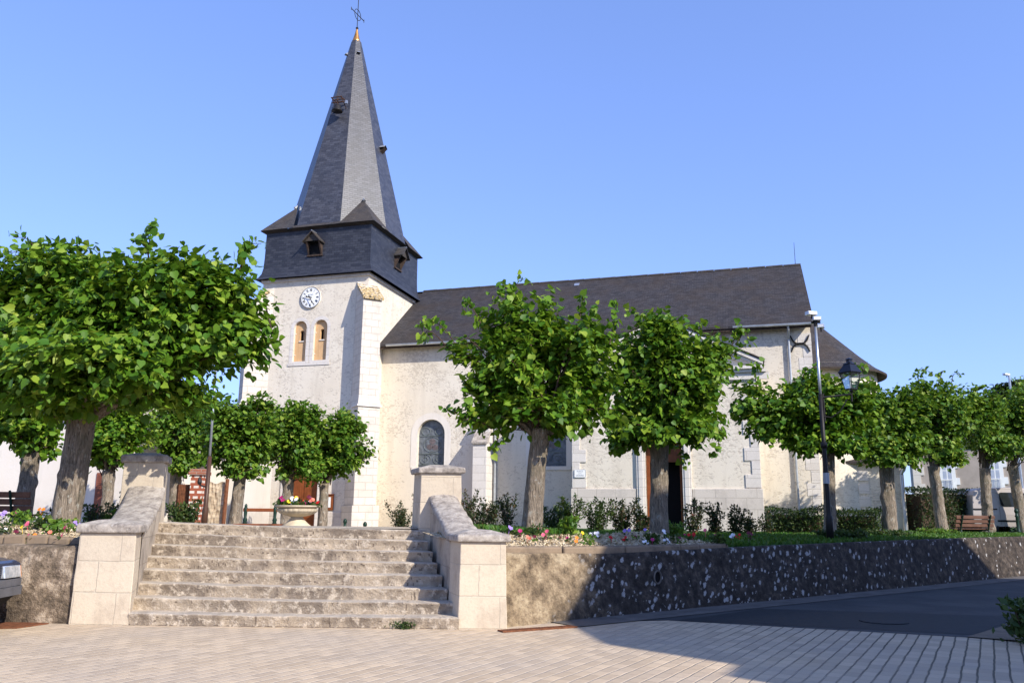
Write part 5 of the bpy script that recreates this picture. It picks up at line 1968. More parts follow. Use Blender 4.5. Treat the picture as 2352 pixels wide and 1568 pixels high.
floodlight(lamp, Vector((-.08, -.02, zm + .22)), .25, None, w=.26)
floodlight(lamp, Vector((.02, -.05, zm + .08)), -.1, None, w=.2)
floodlight(lamp, Vector((.12, -.02, zm - .10)), -.5, None, w=.16)
# bracket and lantern
ar0 = L_(1889, 915)
lb = L_(1951, 895)
o = MB()
o.tube([Vector((0, 0, ar0.z + .02)), Vector((lb.x, -.1, lb.z - .12))], .022, 8)
o.tube([Vector((0, 0, ar0.z - .42)), Vector((lb.x * .3, -.03, ar0.z - .46)), Vector((lb.x * .62, -.06, ar0.z - .3)), Vector((lb.x * .85, -.08, ar0.z - .02))], .014, 6)
o.tube([Vector((0.07, 0, ar0.z - .55)), Vector((0.07, 0, ar0.z + .12))], .018, 6)
o.tube([Vector((lb.x, -.1, lb.z - .3)), Vector((lb.x, -.1, lb.z))], .02, 8)
o.lathe([(.02, lb.z - .08), (.055, lb.z - .05), (.02, lb.z - .02)], (lb.x, -.1, 0), 10)
o.build("bracket", M['iron'], lamp)
lc = Vector((lb.x, -.1, lb.z))
ltn = bpy.data.objects.new("lantern", None)
zlt = L_(1951, 855).z - lb.z
MT = Matrix.Translation(lc) @ Matrix.Rotation(radians(28), 4, 'Z')
w0, w1, hh = .095, .165, zlt * .92
o = MB()
for sx in (-1, 1):
    for sy in (-1, 1):
        o.tube([MT @ Vector((sx * w0, sy * w0, 0)), MT @ Vector((sx * w1, sy * w1, hh))], .011, 5)
        o.tube([MT @ Vector((sx * w0, sy * w0, 0)), MT @ Vector((0, 0, -.12))], .008, 5)
for w, z in ((w0, .0), (w1, hh)):
    cr = [MT @ Vector((sx * w, sy * w, z)) for sx, sy in ((-1, -1), (1, -1), (1, 1), (-1, 1), (-1, -1))]
    for a, b in zip(cr, cr[1:]):
        o.tube([a, b], .014, 5)
lan = o.build("lantern", M['iron'], lamp)
bpy.data.objects.remove(ltn)
o = MB()
for (sx, sy), (tx, ty) in (((-1, -1), (1, -1)), ((1, -1), (1, 1)), ((1, 1), (-1, 1)), ((-1, 1), (-1, -1))):
    o.add([MT @ Vector((sx * w0, sy * w0, .01)), MT @ Vector((tx * w0, ty * w0, .01)), MT @ Vector((tx * w1, ty * w1, hh)), MT @ Vector((sx * w1, sy * w1, hh))], [(0, 1, 2, 3)])
o.build("lantern_panes", M['glass'], lan)
o = MB()
rp = [(w1 + .025, hh), (w1 + .03, hh + .015), (w1 * .9, hh + .10), (w1 * .55, hh + .21), (w1 * .62, hh + .225), (.05, hh + .265), (.042, hh + .32), (.07, hh + .335), (.018, hh + .375)]
vs = [MT @ Vector((sx * w, sy * w, z)) for w, z in rp for sx, sy in ((-1, -1), (1, -1), (1, 1), (-1, 1))]
o.add(vs, [(3, 2, 1, 0)] + [(j * 4 + k, j * 4 + (k + 1) % 4, j * 4 + 4 + (k + 1) % 4, j * 4 + 4 + k) for j in range(len(rp) - 1) for k in range(4)])
o.build("lantern_roof", simple("blue_black_paint", (.012, .014, .024), .3, .2), lan)
o = MB()
o.lathe([(.015, .0), (.02, .18), (.035, .2), (.035, .32), (.01, .34)], lc, 8)
o.build("bulb", M['white'], lan)
o = MB()
hz_ = L_(1900, 1110).z
o.lathe([(.072, hz_), (.072, hz_ + .25)], (0, 0, 0), 12)
o.build("sleeve", M['zinc_matt'], lamp)

bse2 = gp(470, 20.6)
lamp2 = thing("lamp_post", bse2, "slim brown lamp post with silver mast by the brick gate pillar", "street lamp")
L2 = lambda px, py: PY(px, py, 21) - bse2
o = MB()
zt2 = L2(482, 1050).z
o.lathe([(.075, -.1), (.075, .5), (.055, .6), (.05, zt2)], (0, 0, 0), 12)
o.build("pole", simple("brown_paint", (.07, .035, .022), .4, .2), lamp2, smooth=True)
o = MB()
t2 = L2(496, 845)
o.tube([(0, 0, zt2 - .1), (t2.x * .2, 0, t2.z)], [.032, .028], 8)
o.build("mast", M['zinc'], lamp2, smooth=True)
o = MB()
o.tube([(0, 0, 1.05), (-.18, 0, 1.1), (-.2, 0, 1.16)], .022, 6)
o.lathe([(.04, 1.12), (.06, 1.18), (.03, 1.3)], (-.2, 0, 0), 8)
o.build("bracket", M['iron'], lamp2)
floodlight(lamp2, Vector((t2.x * .2, 0, t2.z + .08)), .3, None)
bse3 = gp(2356, 40)
l3 = thing("lamp_post", bse3, "distant floodlight mast above the last lime at the right edge", "street lamp")
o = MB()
zt3 = (PY(2350, 862, 40) - bse3).z
o.lathe([(.07, -.1), (.05, zt3)], (0, 0, 0), 8)
o.build("pole", M['zinc'], l3)
floodlight(l3, Vector((-.1, 0, zt3 + .05)), .4, None)

# ------------------------------------------------------------------ benches


def slat_bench(label, loc, rz, n, L, mats):
    root = thing("park_bench", loc, label, "bench", rz, "slatted park benches")
    for i in range(n):
        a = MB()
        z = .50 + i * .135
        y = .02 + i * .045
        a.box(-L / 2, L / 2, y - .02, y + .02, z, z + .115)
        a.build("back_slat", mats[i % len(mats)], root, bevel=.012)
    for i in range(3):
        a = MB()
        a.box(-L / 2, L / 2, -.44 + i * .145, -.32 + i * .145, .42, .46)
        a.build("seat_slat", mats[i % len(mats)], root, bevel=.012)
    for sx in (-1, 1):
        a = MB()
        x = sx * L * .36
        a.tube([(x, -.42, 0), (x, -.40, .40), (x, .0, .40), (x, .05 + .045 * n, .5 + .135 * n)], .026, 6)
        a.tube([(x, .12, 0), (x, .02, .40)], .026, 6)
        a.build("leg", M['greenpaint'], root)


p = gp(20, 16.4)
slat_bench("brown slatted bench seen from behind at the left frame edge", Vector((p.x - .9, 16.4, tz(p.x, 16.4) - .26)), pi + radians(2), 3, 2.6, [M['benchwood']])
p = gp(2222, 28.5)
slat_bench("red brown slatted bench on the lawn in front of the van", Vector((p.x + .2, 28.5, tz(p.x, 28.5) - .26)), pi + .2, 3, 1.5, [simple("red_bench_wood", (.12, .055, .033), .6, .35, 4)])
p = gp(597, 20.6)
bench = thing("terrace_seat", Vector((p.x, 20.6, PY(597, 1204, 20.6).z - .29)), "wooden seat with turned dark iron ends at the head of the steps", "bench", .04)
o = MB()
o.box(-.42, .42, -.03, .03, .60, .68)
o.build("back_rail", M['redwood'], bench, bevel=.01)
o = MB()
o.box(-.52, .58, -.45, .02, .26, .31)
o.build("seat", M['redwood'], bench, bevel=.01)
for sx in (-1, 1):
    o = MB()
    o.lathe([(.05, .0), (.035, .1), (.03, .2), (.06, .30), (.045, .36), (.06, .40), (.035, .46), (.045, .6), (.05, .68), (.03, .72), (.04, .74), (.01, .79)], (sx * .36, .0, 0), 12)
    o.tube([(sx * .36, -.4, 0), (sx * .36, -.36, .28)], .03, 6)
    o.build("leg", M['greenpaint'], bench, smooth=True)

# ------------------------------------------------------------------ urn
Yu = 18.2
pu = gp(682, Yu)
zu0 = PY(682, 1210, Yu).z
ur = .50
urn = thing("stone_urn", (pu.x, Yu, zu0), "pale stone urn on a foot, filled with flowers, at the stair head", "urn")
zrim = PY(682, 1160, Yu).z - zu0
o = MB()
o.lathe([(.30, -.06), (.31, .03), (.24, .08), (.17, .15), (.13, .2), (.14, .23)], (0, 0, 0), 32)
o.build("foot", M['urnstone'], urn, smooth=True)
o = MB()
wob = lambda a, z: 1 + (.028 * abs(sin(a * 12)) if .24 < z < zrim - .06 else 0)
o.lathe([(.14, .22), (.26, .25), (.36, .29), (.42, .34), (.43, .385), (.40, zrim - .07), (.38, zrim - .065)], (0, 0, 0), 96, wob)
o.build("bowl", M['urnstone'], urn, smooth=False)
o = MB()
o.lathe([(.38, zrim - .07), (.44, zrim - .05), (.475, zrim - .025), (.475, zrim), (.42, zrim), (.40, zrim - .03), (.05, zrim - .03)], (0, 0, 0), 40)
o.build("rim", M['urnstone'], urn)
cols = ['burgundy', 'magenta', 'red', 'yellow', 'white', 'pink', 'yellow', 'white', 'red', 'magenta', 'burgundy', 'white', 'salmon', 'red']
cnt = {}
for i, col in enumerate(cols):
    u = -.42 + .84 * i / (len(cols) - 1)
    n = cnt.get(col, 0)
    cnt[col] = n + 1
    tot = cols.count(col)
    lab = (f"only {col} flower " if tot == 1 else f"leftmost {col} flower " if n == 0 else f"{ORD[n]}{col} flower from the left ") + "in the stone urn"
    yy = random.Random(i * 3).uniform(-.26, .2) * (1 if abs(u) < .3 else .3)
    flower(Vector((pu.x + u, Yu + yy, zu0 + zrim - .03)), col, .045, 300 + i, lab, "flowers in the stone urn", random.Random(i + 5).uniform(.05, .22) * (1.2 - abs(u)), 34, 2)

# ------------------------------------------------------------------ bollards
for i, (px, Y, lab) in enumerate(((697, 30, "dark green bollard right of the urn foot before the church door"), (793, 29.5, "dark green bollard by the tower buttress plinth"), (839, 29, "dark green bollard standing free right of the buttress"), (2336, 31.6, "dark green bollard in front of the van door"))):
    p = gp(px, Y, -.03)
    if i < 3:
        p.z = PY(px, (1192, 1190, 1197)[i], Y).z - .95
    if i == 0:
        bol = thing("bollard", p, lab, "bollard", group="dark green bollards")
        o = MB()
        o.lathe([(.075, 0), (.075, .12), (.055, .16), (.05, .62), (.075, .66), (.05, .70), (.05, .78)], (0, 0, 0), 16)
        o.build("post", M['greenpaint'], bol, smooth=True)
        o = MB()
        o.lathe([(.05, .78), (.07, .82), (.072, .87), (.05, .92), (.01, .95)], (0, 0, 0), 16)
        o.build("knob", M['greenpaint'], bol, smooth=True)
    else:
        c = bol.copy()
        COL.objects.link(c)
        c.location = p
        c['label'] = lab
        for ch in list(bol.children):
            d = ch.copy()
            COL.objects.link(d)
            d.parent = c

# ------------------------------------------------------------------ signs on the church
for (s, z, lab) in ((-4.87, 1.95, "brown notice board on the tower wall above the wooden seat"), (-1.42, 2.02, "brown notice board right of the church door, half behind a trunk")):
    nb_ = thing("notice_board", WC(s, -.02, z), lab, "notice board", -CH_A, "church notice boards")
    o = MB()
    o.box(-.24, .24, -.09, .0, -.32, .34)
    o.box(-.27, .27, -.13, .0, .34, .37)
    o.build("frame", M['redwood'], nb_, bevel=.008)
    o = MB()
    o.box(-.14, .14, -.10, -.085, -.20, .24)
    o.build("paper", M['paper'], nb_)
ps = WC(9.86, PT - .05, 3.19)
sign = thing("street_sign", ps, "small white enamel street plaque on the portal corner", "street sign", -CH_A)
o = MB()
ww, wh, rr_ = .24, .165, .05
pl_ = []
for cx, cy, a0 in ((ww - rr_, wh - rr_, 0), (-ww + rr_, wh - rr_, 1), (-ww + rr_, -wh + rr_, 2), (ww - rr_, -wh + rr_, 3)):
    for k in range(5):
        a = a0 * pi / 2 + k * pi / 8
        pl_.append((cx + rr_ * cos(a), cy + rr_ * sin(a)))
o.prism(pl_, lambda u, v, d: Vector((u, -d, v)), 0, .02)
o.build("plate", M['white'], sign)
o = MB()
o.tube([Vector((u * .93, -.021, v * .93)) for u, v in pl_ + pl_[:1]], .005, 4, False)
o.build("border", M['iron'], sign)
for txt, sz, dy in (("PLACE", .085, .085), ("LOUIS", .045, .005), ("ODEAU", .095, -.075)):
    text_mesh(txt, sz, lambda x, y, z, dy=dy: Vector((x, -.023 - z, y + dy)), M['zinc_matt'], "lettering", sign, -.001, off=(0, 0, 0))

# ------------------------------------------------------------------ drains and cover
o = MB()
ax_, bx_ = PZ(1154, 1452, 0), PZ(1325, 1440.5, 0)
dd = (bx_ - ax_)
wv = Vector((-dd.y, dd.x, 0)).normalized() * .16
for i in range(26):
    a, b = ax_.lerp(bx_, (i + .12) / 26), ax_.lerp(bx_, (i + .88) / 26)
    o.hexa([a + Vector((0, 0, .003)), b + Vector((0, 0, .003)), b + wv + Vector((0, 0, .003)), a + wv + Vector((0, 0, .003)), a + Vector((0, 0, .02)), b + Vector((0, 0, .02)), b + wv + Vector((0, 0, .02)), a + wv + Vector((0, 0, .02))])
o.hexa([ax_ - wv * .12 + Vector((0, 0, z)) for z in (.002,)] + [bx_ - wv * .12 + Vector((0, 0, .002)), bx_ + Vector((0, 0, .002)), ax_ + Vector((0, 0, .002)), ax_ - wv * .12 + Vector((0, 0, .022)), bx_ - wv * .12 + Vector((0, 0, .022)), bx_ + Vector((0, 0, .022)), ax_ + Vector((0, 0, .022))])
tag(o.build("drain_grate", M['rust']), "rusty drain grate at the foot of the right wall", "drain grate")
o = MB()
c4 = [PZ(-40, 1444, 0), PZ(38, 1443, 0), PZ(112, 1432.5, 0), PZ(-40, 1421, 0)]
o.hexa([p + Vector((0, 0, .003)) for p in c4] + [p + Vector((0, 0, .016)) for p in c4])
tag(o.build("steel_cover", M['rust']), "rusty flat steel cover on the paving beside the car", "drain cover")
pm = PZ(2030, 1428, 0)
o = MB()
o.lathe([(.36, .005), (.36, .02), (.33, .024), (.01, .024)], pm, 28)
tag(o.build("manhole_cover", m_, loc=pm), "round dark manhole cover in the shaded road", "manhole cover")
# ------------------------------------------------------------------ car, parked along the left wall, facing right
CX0 = PY(52, 1330, 11.95).x
car = thing("parked_car", (CX0 - 2.0, 11.15, .03), "dark blue grey car nose in view at the left frame edge", "car")
paint = NT("dark_blue_car_paint")
paint.b.inputs["Coat Weight"].default_value = .6
M['paint'] = paint.done(paint.mix(paint.noise(3), (.035, .040, .065), (.048, .054, .085)), .3, Metallic=.4)
M['bumper'] = simple("grey_plastic", (.10, .10, .11), .5, .15, 8)
M['tyre'] = simple("tyre_rubber", (.015, .015, .016), .85, .2, 20)
M['glass_dark'] = simple("car_glass", (.02, .024, .024), .08, .2)
o = MB()
prof = [(1.93, .42), (2.0, .72), (1.99, .845), (1.90, .885), (1.2, 1.0), (.75, 1.05), (.2, 1.40), (-.9, 1.42), (-1.6, 1.02), (-2.05, .96), (-2.1, .45)]
hw = .82
rowsy = [(-hw, .0), (-hw + .07, .04), (0, .06), (hw - .07, .04), (hw, .0)]


def carp(i, j):
    x, z = prof[i]
    y, e = rowsy[j]
    edge = 1 if j in (0, 4) else 0
    tuck = .0
    if z > 1.05:
        y *= .84
    if x > 1.8:
        x -= .07 * edge
    zz = z - (.035 * edge if z > .8 else 0)
    return Vector((x - edge * .01, y, zz))


vs = [carp(i, j) for i in range(len(prof)) for j in range(5)]
nP = len(prof)
fs = [(i * 5 + j, i * 5 + j + 1, (i + 1) * 5 + j + 1, (i + 1) * 5 + j) for i in range(nP - 1) for j in range(4)]
fs += [tuple(i * 5 for i in range(nP)), tuple(i * 5 + 4 for i in range(nP))[::-1]]
o.add(vs, fs)
o.build("body", M['paint'], car, bevel=.03)
o = MB()
for sy in (-1, 1):
    o.add([(.66, sy * .70, 1.05), (.2, sy * .70, 1.36), (-.88, sy * .70, 1.38), (-1.45, sy * .71, 1.05)], [(0, 1, 2, 3) if sy < 0 else (3, 2, 1, 0)])
o.add([(.74, -.62, 1.05), (.74, .62, 1.05), (.26, .58, 1.385), (.26, -.58, 1.385)], [(0, 1, 2, 3)])
o.build("side_glass", M['glass_dark'], car)
lens = NT("headlamp_glass")
ln = lens.noise(40, lens.mapped("Object", (1, 1, .3)), 3)
M['lens'] = lens.done(lens.ramp(ln, [(.3, (.40, .43, .45)), (.7, (.85, .87, .88))]), .08, Metallic=.55)
M['amber'] = simple("amber_lens", (.55, .17, .02), .15, .1)
for sy in (-1, 1):
    o = MB()
    o.hexa([(1.90, sy * .30, .66), (2.045, sy * .30, .66), (2.03, sy * .71, .66), (1.85, sy * .71, .66), (1.90, sy * .30, .825), (2.015, sy * .30, .825), (2.0, sy * .71, .82), (1.85, sy * .71, .82)])
    o.build("headlight", M['lens'], car, bevel=.012)
    o = MB()
    o.hexa([(1.86, sy * .713, .66), (2.03, sy * .713, .66), (1.955, sy * .835, .66), (1.78, sy * .835, .66), (1.86, sy * .713, .82), (2.0, sy * .713, .82), (1.93, sy * .83, .81), (1.78, sy * .83, .81)])
    o.build("indicator", M['amber'], car, bevel=.01)
o = MB()
bp = [(-.86, 1.72), (-.84, 1.96), (-.72, 2.05), (0, 2.12), (.72, 2.05), (.84, 1.96), (.86, 1.72)]
for z0, z1, k in ((.43, .545, 0), (.55, .645, -.02)):
    n = len(bp)
    o.add([(x + k, y, z0) for y, x in bp] + [(x + k, y, z1) for y, x in bp] + [(1.7, y, z0) for y, x in bp] + [(1.7, y, z1) for y, x in bp],
          [(i, i + 1, n + i + 1, n + i) for i in range(n - 1)] + [(n + i, n + i + 1, 3 * n + i + 1, 3 * n + i) for i in range(n - 1)] + [(i + 1, i, 2 * n + i, 2 * n + i + 1) for i in range(n - 1)])
o.build("bumper", M['bumper'], car, bevel=.012)
o = MB()
o.hexa([(1.5, -.66, .22), (1.86, -.5, .22), (1.86, .5, .22), (1.5, .66, .22), (1.5, -.8, .44), (2.0, -.72, .44), (2.0, .72, .44), (1.5, .8, .44)])
o.build("front_apron", M['tyre'], car, bevel=.03)
o = MB()
for i in range(6):
    o.box(1.97, 2.0, -.28, .28, .68 + i * .024, .69 + i * .024)
o.build("grille", M['tyre'], car)


def wheel(parent, x, y, r_, w, sgn):
    o = MB()
    f_ = lambda u, v, d: Vector((x + u, y + d, r_ + v))
    n = 28
    prof_ = [(r_ * .62, -w / 2), (r_ * .93, -w / 2), (r_, -w / 2 + .03), (r_, w / 2 - .03), (r_ * .93, w / 2), (r_ * .62, w / 2)]
    vs = [f_(a * cos(2 * pi * k / n), a * sin(2 * pi * k / n), d) for a, d in prof_ for k in range(n)]
    o.add(vs, [(i * n + k, i * n + (k + 1) % n, (i + 1) * n + (k + 1) % n, (i + 1) * n + k) for i in range(5) for k in range(n)])
    wh_ = o.build("wheel", M['tyre'], parent, smooth=False)
    o = MB()
    o.add([f_(r_ * .62 * cos(2 * pi * k / n), r_ * .62 * sin(2 * pi * k / n), sgn * w * .42) for k in range(n)] + [f_(0, 0, sgn * w * .5)], [(k, (k + 1) % n, n) for k in range(n)])
    o.build("rim", M['zinc_matt'], wh_)


for x in (1.22, -1.25):
    for sy in (-1, 1):
        wheel(car, x, sy * .74, .30, .18, sy)

# ------------------------------------------------------------------ van
pv_ = gp(2232, 33.5)
van = thing("parked_van", (pv_.x + 2.2, 34.3, pv_.z - .05), "pale beige van with black side strip parked by the tall hedge", "van", -.10)
vp = NT("beige_van_paint")
M['vanpaint'] = vp.done(vp.mix(vp.noise(2), (.36, .32, .295), (.41, .37, .345)), .35, Metallic=.1)
o = MB()
prof = [(-1.98, .28), (-2.0, .75), (-1.97, 1.15), (-1.90, 1.52), (-1.80, 1.70), (-1.55, 1.79), (-.3, 1.84), (.45, 1.79), (1.05, 1.18), (1.85, .98), (2.0, .75), (1.98, .28)]
rowsy = [-.83, -.80, -.66, 0, .66, .80, .83]


def vanp(i, j):
    x, z = prof[i]
    y = rowsy[j]
    if z > 1.05:
        y *= lerp(1, .86, clamp((z - 1.05) / .75))
    e = (0 if abs(j - 3) < 2 else 1 if abs(j - 3) == 2 else 2)
    return Vector((x * (1 - .012 * e), y, z - (.02 * e if z > 1.6 else 0)))


vs = [vanp(i, j) for i in range(len(prof)) for j in range(7)]
nP = len(prof)
fs = [(i * 7 + j, i * 7 + j + 1, (i + 1) * 7 + j + 1, (i + 1) * 7 + j) for i in range(nP - 1) for j in range(6)]
fs += [tuple(i * 7 for i in range(nP)), tuple(i * 7 + 6 for i in range(nP))[::-1]]
o.add(vs, fs)
o.build("body", M['vanpaint'], van, bevel=.025)
ysd = lambda z: -.83 * lerp(1, .86, clamp((z - 1.05) / .75)) - .008


def vpoly(pts, name, mat, off=0.0):
    o = MB()
    o.add([(x, ysd(z) - off, z) for x, z in pts], [tuple(range(len(pts)))])
    return o.build(name, mat, van)


def rrect(x0, x1, z0, z1, r_=.08, cut=0.0):
    out = []
    for cx, cz, a0 in ((x1 - r_ - 0, z0 + r_, 3), (x1 - r_ - cut, z1 - r_, 0), (x0 + r_, z1 - r_, 1), (x0 + r_, z0 + r_, 2)):
        for k in range(5):
            a = a0 * pi / 2 + k * pi / 8
            out.append((cx + r_ * cos(a), cz + r_ * sin(a)))
    return out


vpoly(rrect(-.86, -.14, 1.08, 1.62), "side_window", M['glass_dark'])
vpoly(rrect(.0, .86, 1.08, 1.60, .08, .42), "side_window", M['glass_dark'])
vpoly([(-1.95, .93), (-1.02, .93), (-1.02, .98), (-1.95, .98)], "rub_strip", M['tyre'], .006)
vpoly([(-1.05, .46), (1.0, .46), (1.0, .53), (-1.05, .53)], "rub_strip", M['tyre'], .006)
for x0, x1 in ((-.30, -.12), (.08, .30)):
    vpoly(rrect(x0, x1, .84, .96, .05), "door_handle", M['tyre'], .004)
for x in (-.93, -.07, 1.0):
    vpoly([(x, .35), (x + .012, .35), (x + .012, 1.04), (x, 1.04)], "door_seam", M['bumper'], .002)
for x in (-1.3, 1.32):
    for sy in (-1, 1):
        wheel(van, x, sy * .74, .31, .18, sy)

# ------------------------------------------------------------------ houses


def house(name, label, p0, p1, depth, z0, zw, zr, wm, rm, cat="house", gable=True, over=.25):
    """long house: front wall from p0 to p1, ridge parallel to it"""
    p0, p1 = Vector((*p0, 0)), Vector((*p1, 0))
    d = (p1 - p0).normalized()
    n = Vector((-d.y, d.x, 0))
    root = thing(name, (p0.x, p0.y, z0), label, cat)
    o = MB(off=-root.location)
    P = lambda u, v, z: p0 + d * u + n * v + Vector((0, 0, z))
    L = (p1 - p0).length
    o.hexa([P(0, 0, z0), P(L, 0, z0), P(L, depth, z0), P(0, depth, z0), P(0, 0, zw), P(L, 0, zw), P(L, depth, zw), P(0, depth, zw)])
    for u in (0, L):
        o.add([P(u, 0, zw), P(u, depth, zw), P(u, depth / 2, zr)], [(0, 1, 2)])
    o.build("wall", wm, root)
    o = MB(off=-root.location)
    sl = (zr - zw) / (depth / 2)
    for sg in (0, 1):
        v0 = -over if sg == 0 else depth + over
        zz = zw - sl * over
        a = [P(-.2, v0, zz), P(L + .2, v0, zz), P(L + .2, depth / 2, zr), P(-.2, depth / 2, zr)]
        o.hexa(a + [q + Vector((0, 0, .12)) for q in a])
    rf = o.build("roof", rm, root)
    return root, P, L, rf


pA = PY(-240, 1000, 29)
pB = PY(292, 1000, 27)
zg = 1.0
h1, P1, L1, r1 = house("white_house", "long white rendered house behind the largest lime tree and the slatted bench", (pA.x, pA.y), (pB.x, pB.y), 4.2, zg, PY(150, 955, 28).z, PY(150, 955, 28).z + .9, M['plaster_white'], M['slate_nave'])
o = MB(off=-h1.location)
ds = (PY(268, 1130, 27) - PY(292, 1000, 27)).length
u0 = L1 - .95
o.hexa([P1(u0, -.04, 1.1), P1(u0 + .62, -.04, 1.1), P1(u0 + .62, .05, 1.1), P1(u0, .05, 1.1), P1(u0, -.04, PY(268, 1085, 27).z), P1(u0 + .62, -.04, PY(268, 1085, 27).z), P1(u0 + .62, .05, PY(268, 1085, 27).z), P1(u0, .05, PY(268, 1085, 27).z)])
for k in range(12):
    z = PY(268, 1085, 27).z - .06 - k * .06
    o.hexa([P1(u0 + .08, -.055, z - .03), P1(u0 + .54, -.055, z - .03), P1(u0 + .54, -.03, z - .03), P1(u0 + .08, -.03, z - .03), P1(u0 + .08, -.055, z), P1(u0 + .54, -.055, z), P1(u0 + .54, -.03, z), P1(u0 + .08, -.03, z)])
o.build("shutter", simple("red_brown_paint", (.22, .075, .045), .6, .2, 5), h1)
# gabled house with brick chimneys behind it
c0, c1 = PY(300, 1040, 34), PY(385, 1040, 34)
zE, zR = PY(384, 1036, 34).z, PY(352, 940, 36).z
hc = thing("gabled_house", (c0.x, 34, 1.0), "pale gabled house with slate roof and brick chimneys behind the tall left pillar", "house")
o = MB(off=-hc.location)
xm = PY(338, 1000, 34).x
for y in (34, 41):
    o.add([(c0.x - .6, y, .9), (c1.x, y, .9), (c1.x, y, zE - .5), (xm, y, PY(338, 1000, 34).z), (c0.x - .6, y, zE - .6)], [(0, 1, 2, 3, 4)])
o.add([(c1.x, 34, .9), (c1.x, 41, .9), (c1.x, 41, zE - .5), (c1.x, 34, zE - .5)], [(0, 1, 2, 3)])
o.build("wall", M['plaster2'], hc)
o = MB(off=-hc.location)
zm_ = PY(338, 1000, 34).z
for sg, xe, ze in ((1, c1.x + .3, zE - .75), (-1, c0.x - .9, zE - .75)):
    a = [Vector((xe, 33.7, ze)), Vector((xm, 33.7, zm_ + .08)), Vector((xm, 41.2, zm_ + .08)), Vector((xe, 41.2, ze))]
    o.hexa(a + [p + Vector((0, 0, .13)) for p in a])
rfh = o.build("roof", M['slate_nave'], hc)
o = MB(off=-hc.location)
cz0, cz1 = PY(342, 1010, 35).z, PY(342, 970, 35).z
cxm = PY(342, 990, 35).x
o.box(cxm - .32, cxm + .32, 34.7, 35.3, cz0 - .6, cz1)
o.box(cxm - .38, cxm + .38, 34.64, 35.36, cz1 - .05, cz1 + .1)
o.build("chimney", M['brick'], rfh)
hd = thing("tall_house", (PY(350, 1040, 44).x, 44, .9), "taller slate roofed house with brick stack far behind the left trees", "house")
o = MB(off=-hd.location)
x0, x1 = PY(356, 1000, 44).x, PY(500, 1000, 44).x
zt = PY(380, 932, 44).z
o.hexa([(x0, 44, .9), (x1, 44, .9), (x1, 51, .9), (x0, 51, .9), (x0, 44, zt - 3), (x1, 44, zt - 3), (x1, 51, zt - 3), (x0, 51, zt - 3)])
for x in (x0, x1):
    o.add([(x, 44, zt - 3), (x, 51, zt - 3), (x, 47.5, zt - .1)], [(0, 1, 2)])
o.build("wall", M['plaster2'], hd)
o = MB(off=-hd.location)
for v0 in (43.6, 51.4):
    a = [Vector((x0 - .2, v0, zt - 3.3)), Vector((x1 + .2, v0, zt - 3.3)), Vector((x1 + .2, 47.5, zt - .05)), Vector((x0 - .2, 47.5, zt - .05))]
    o.hexa(a + [p + Vector((0, 0, .12)) for p in a])
rfd = o.build("roof", M['slate_dark'], hd)
o = MB(off=-hd.location)
xs = PY(352, 930, 47).x
o.box(xs - .35, xs + .35, 47.1, 47.9, zt - 1.5, PY(352, 895, 47).z)
o.build("chimney", M['brick'], rfd)

# little outbuilding with mono-pitch roof, gate pillar, gate and garden wall
sx0, sx1 = PY(430, 1070, 31).x, PY(555, 1070, 31).x
sh = thing("outbuilding", ((sx0 + sx1) / 2, 31, 1.0), "small white outbuilding with sloping slate roof behind the brick gate pillar", "outbuilding")
o = MB(off=-sh.location)
zl, zr2 = PY(430, 1088, 31).z, PY(545, 1028, 31).z
for y in (31, 35):
    o.add([(sx0, y, .9), (sx1, y, .9), (sx1, y, zr2), (sx0, y, zl)], [(0, 1, 2, 3)])
o.add([(sx1, 31, .9), (sx1, 35, .9), (sx1, 35, zr2), (sx1, 31, zr2)], [(0, 1, 2, 3)])
o.add([(sx0, 35, .9), (sx0, 31, .9), (sx0, 31, zl), (sx0, 35, zl)], [(0, 1, 2, 3)])
o.build("wall", M['plaster_white'], sh)
o = MB(off=-sh.location)
a = [Vector((sx0 - .25, 30.7, zl - .1)), Vector((sx1 + .1, 30.7, zr2 + .04)), Vector((sx1 + .1, 35.2, zr2 + .04)), Vector((sx0 - .25, 35.2, zl - .1))]
o.hexa(a + [p + Vector((0, 0, .14)) for p in a])
rs = o.build("roof", M['slate_dark'], sh)
o = MB(off=-sh.location)
o.tube([Vector((sx0 - .28, 30.66, zl - .02)), Vector((sx1 + .1, 30.66, zr2 + .12))], .05, 6)
o.build("verge_flashing", M['zinc'], rs)
px0, px1 = PY(438, 1100, 21.8).x, PY(466, 1100, 21.8).x
gpil = thing("gate_pillar", ((px0 + px1) / 2, 21.8, tz(-8, 21.8)), "gate pillar of red brick banded with white stone", "pillar")
o = MB(off=-gpil.location)
ztp = PY(452, 1090, 21.8).z
o.box(px0, px1, 21.8, 22.2, .9, ztp)
o.build("shaft", M['brickstripe'], gpil)
o = MB(off=-gpil.location)
o.box(px0 - .05, px1 + .05, 21.75, 22.25, ztp, ztp + .09)
o.box(px0 - .02, px1 + .02, 21.78, 22.22, ztp + .09, ztp + .16)
o.build("cap", M['brick'], gpil)
o = MB()
gx0, gx1 = PY(404, 1150, 22.0).x, px0 - .02
for i in range(9):
    a = lerp(gx0, gx1, i / 9)
    o.box(a, a + (gx1 - gx0) / 9 - .01, 22.0, 22.04, .9, PY(415, 1112, 22.0).z)
o.box(gx0, gx1, 22.04, 22.09, 1.3, 1.4)
o.box(gx0, gx1, 22.04, 22.09, 1.8, 1.9)
tag(o.build("boarded_gate", M['rust']), "rust brown boarded gate left of the banded brick pillar", "gate")
o = MB()
w0x, w1x = PY(470, 1150, 22.3).x, PY(514, 1150, 22.3).x
zt4 = PY(490, 1108, 22.3).z
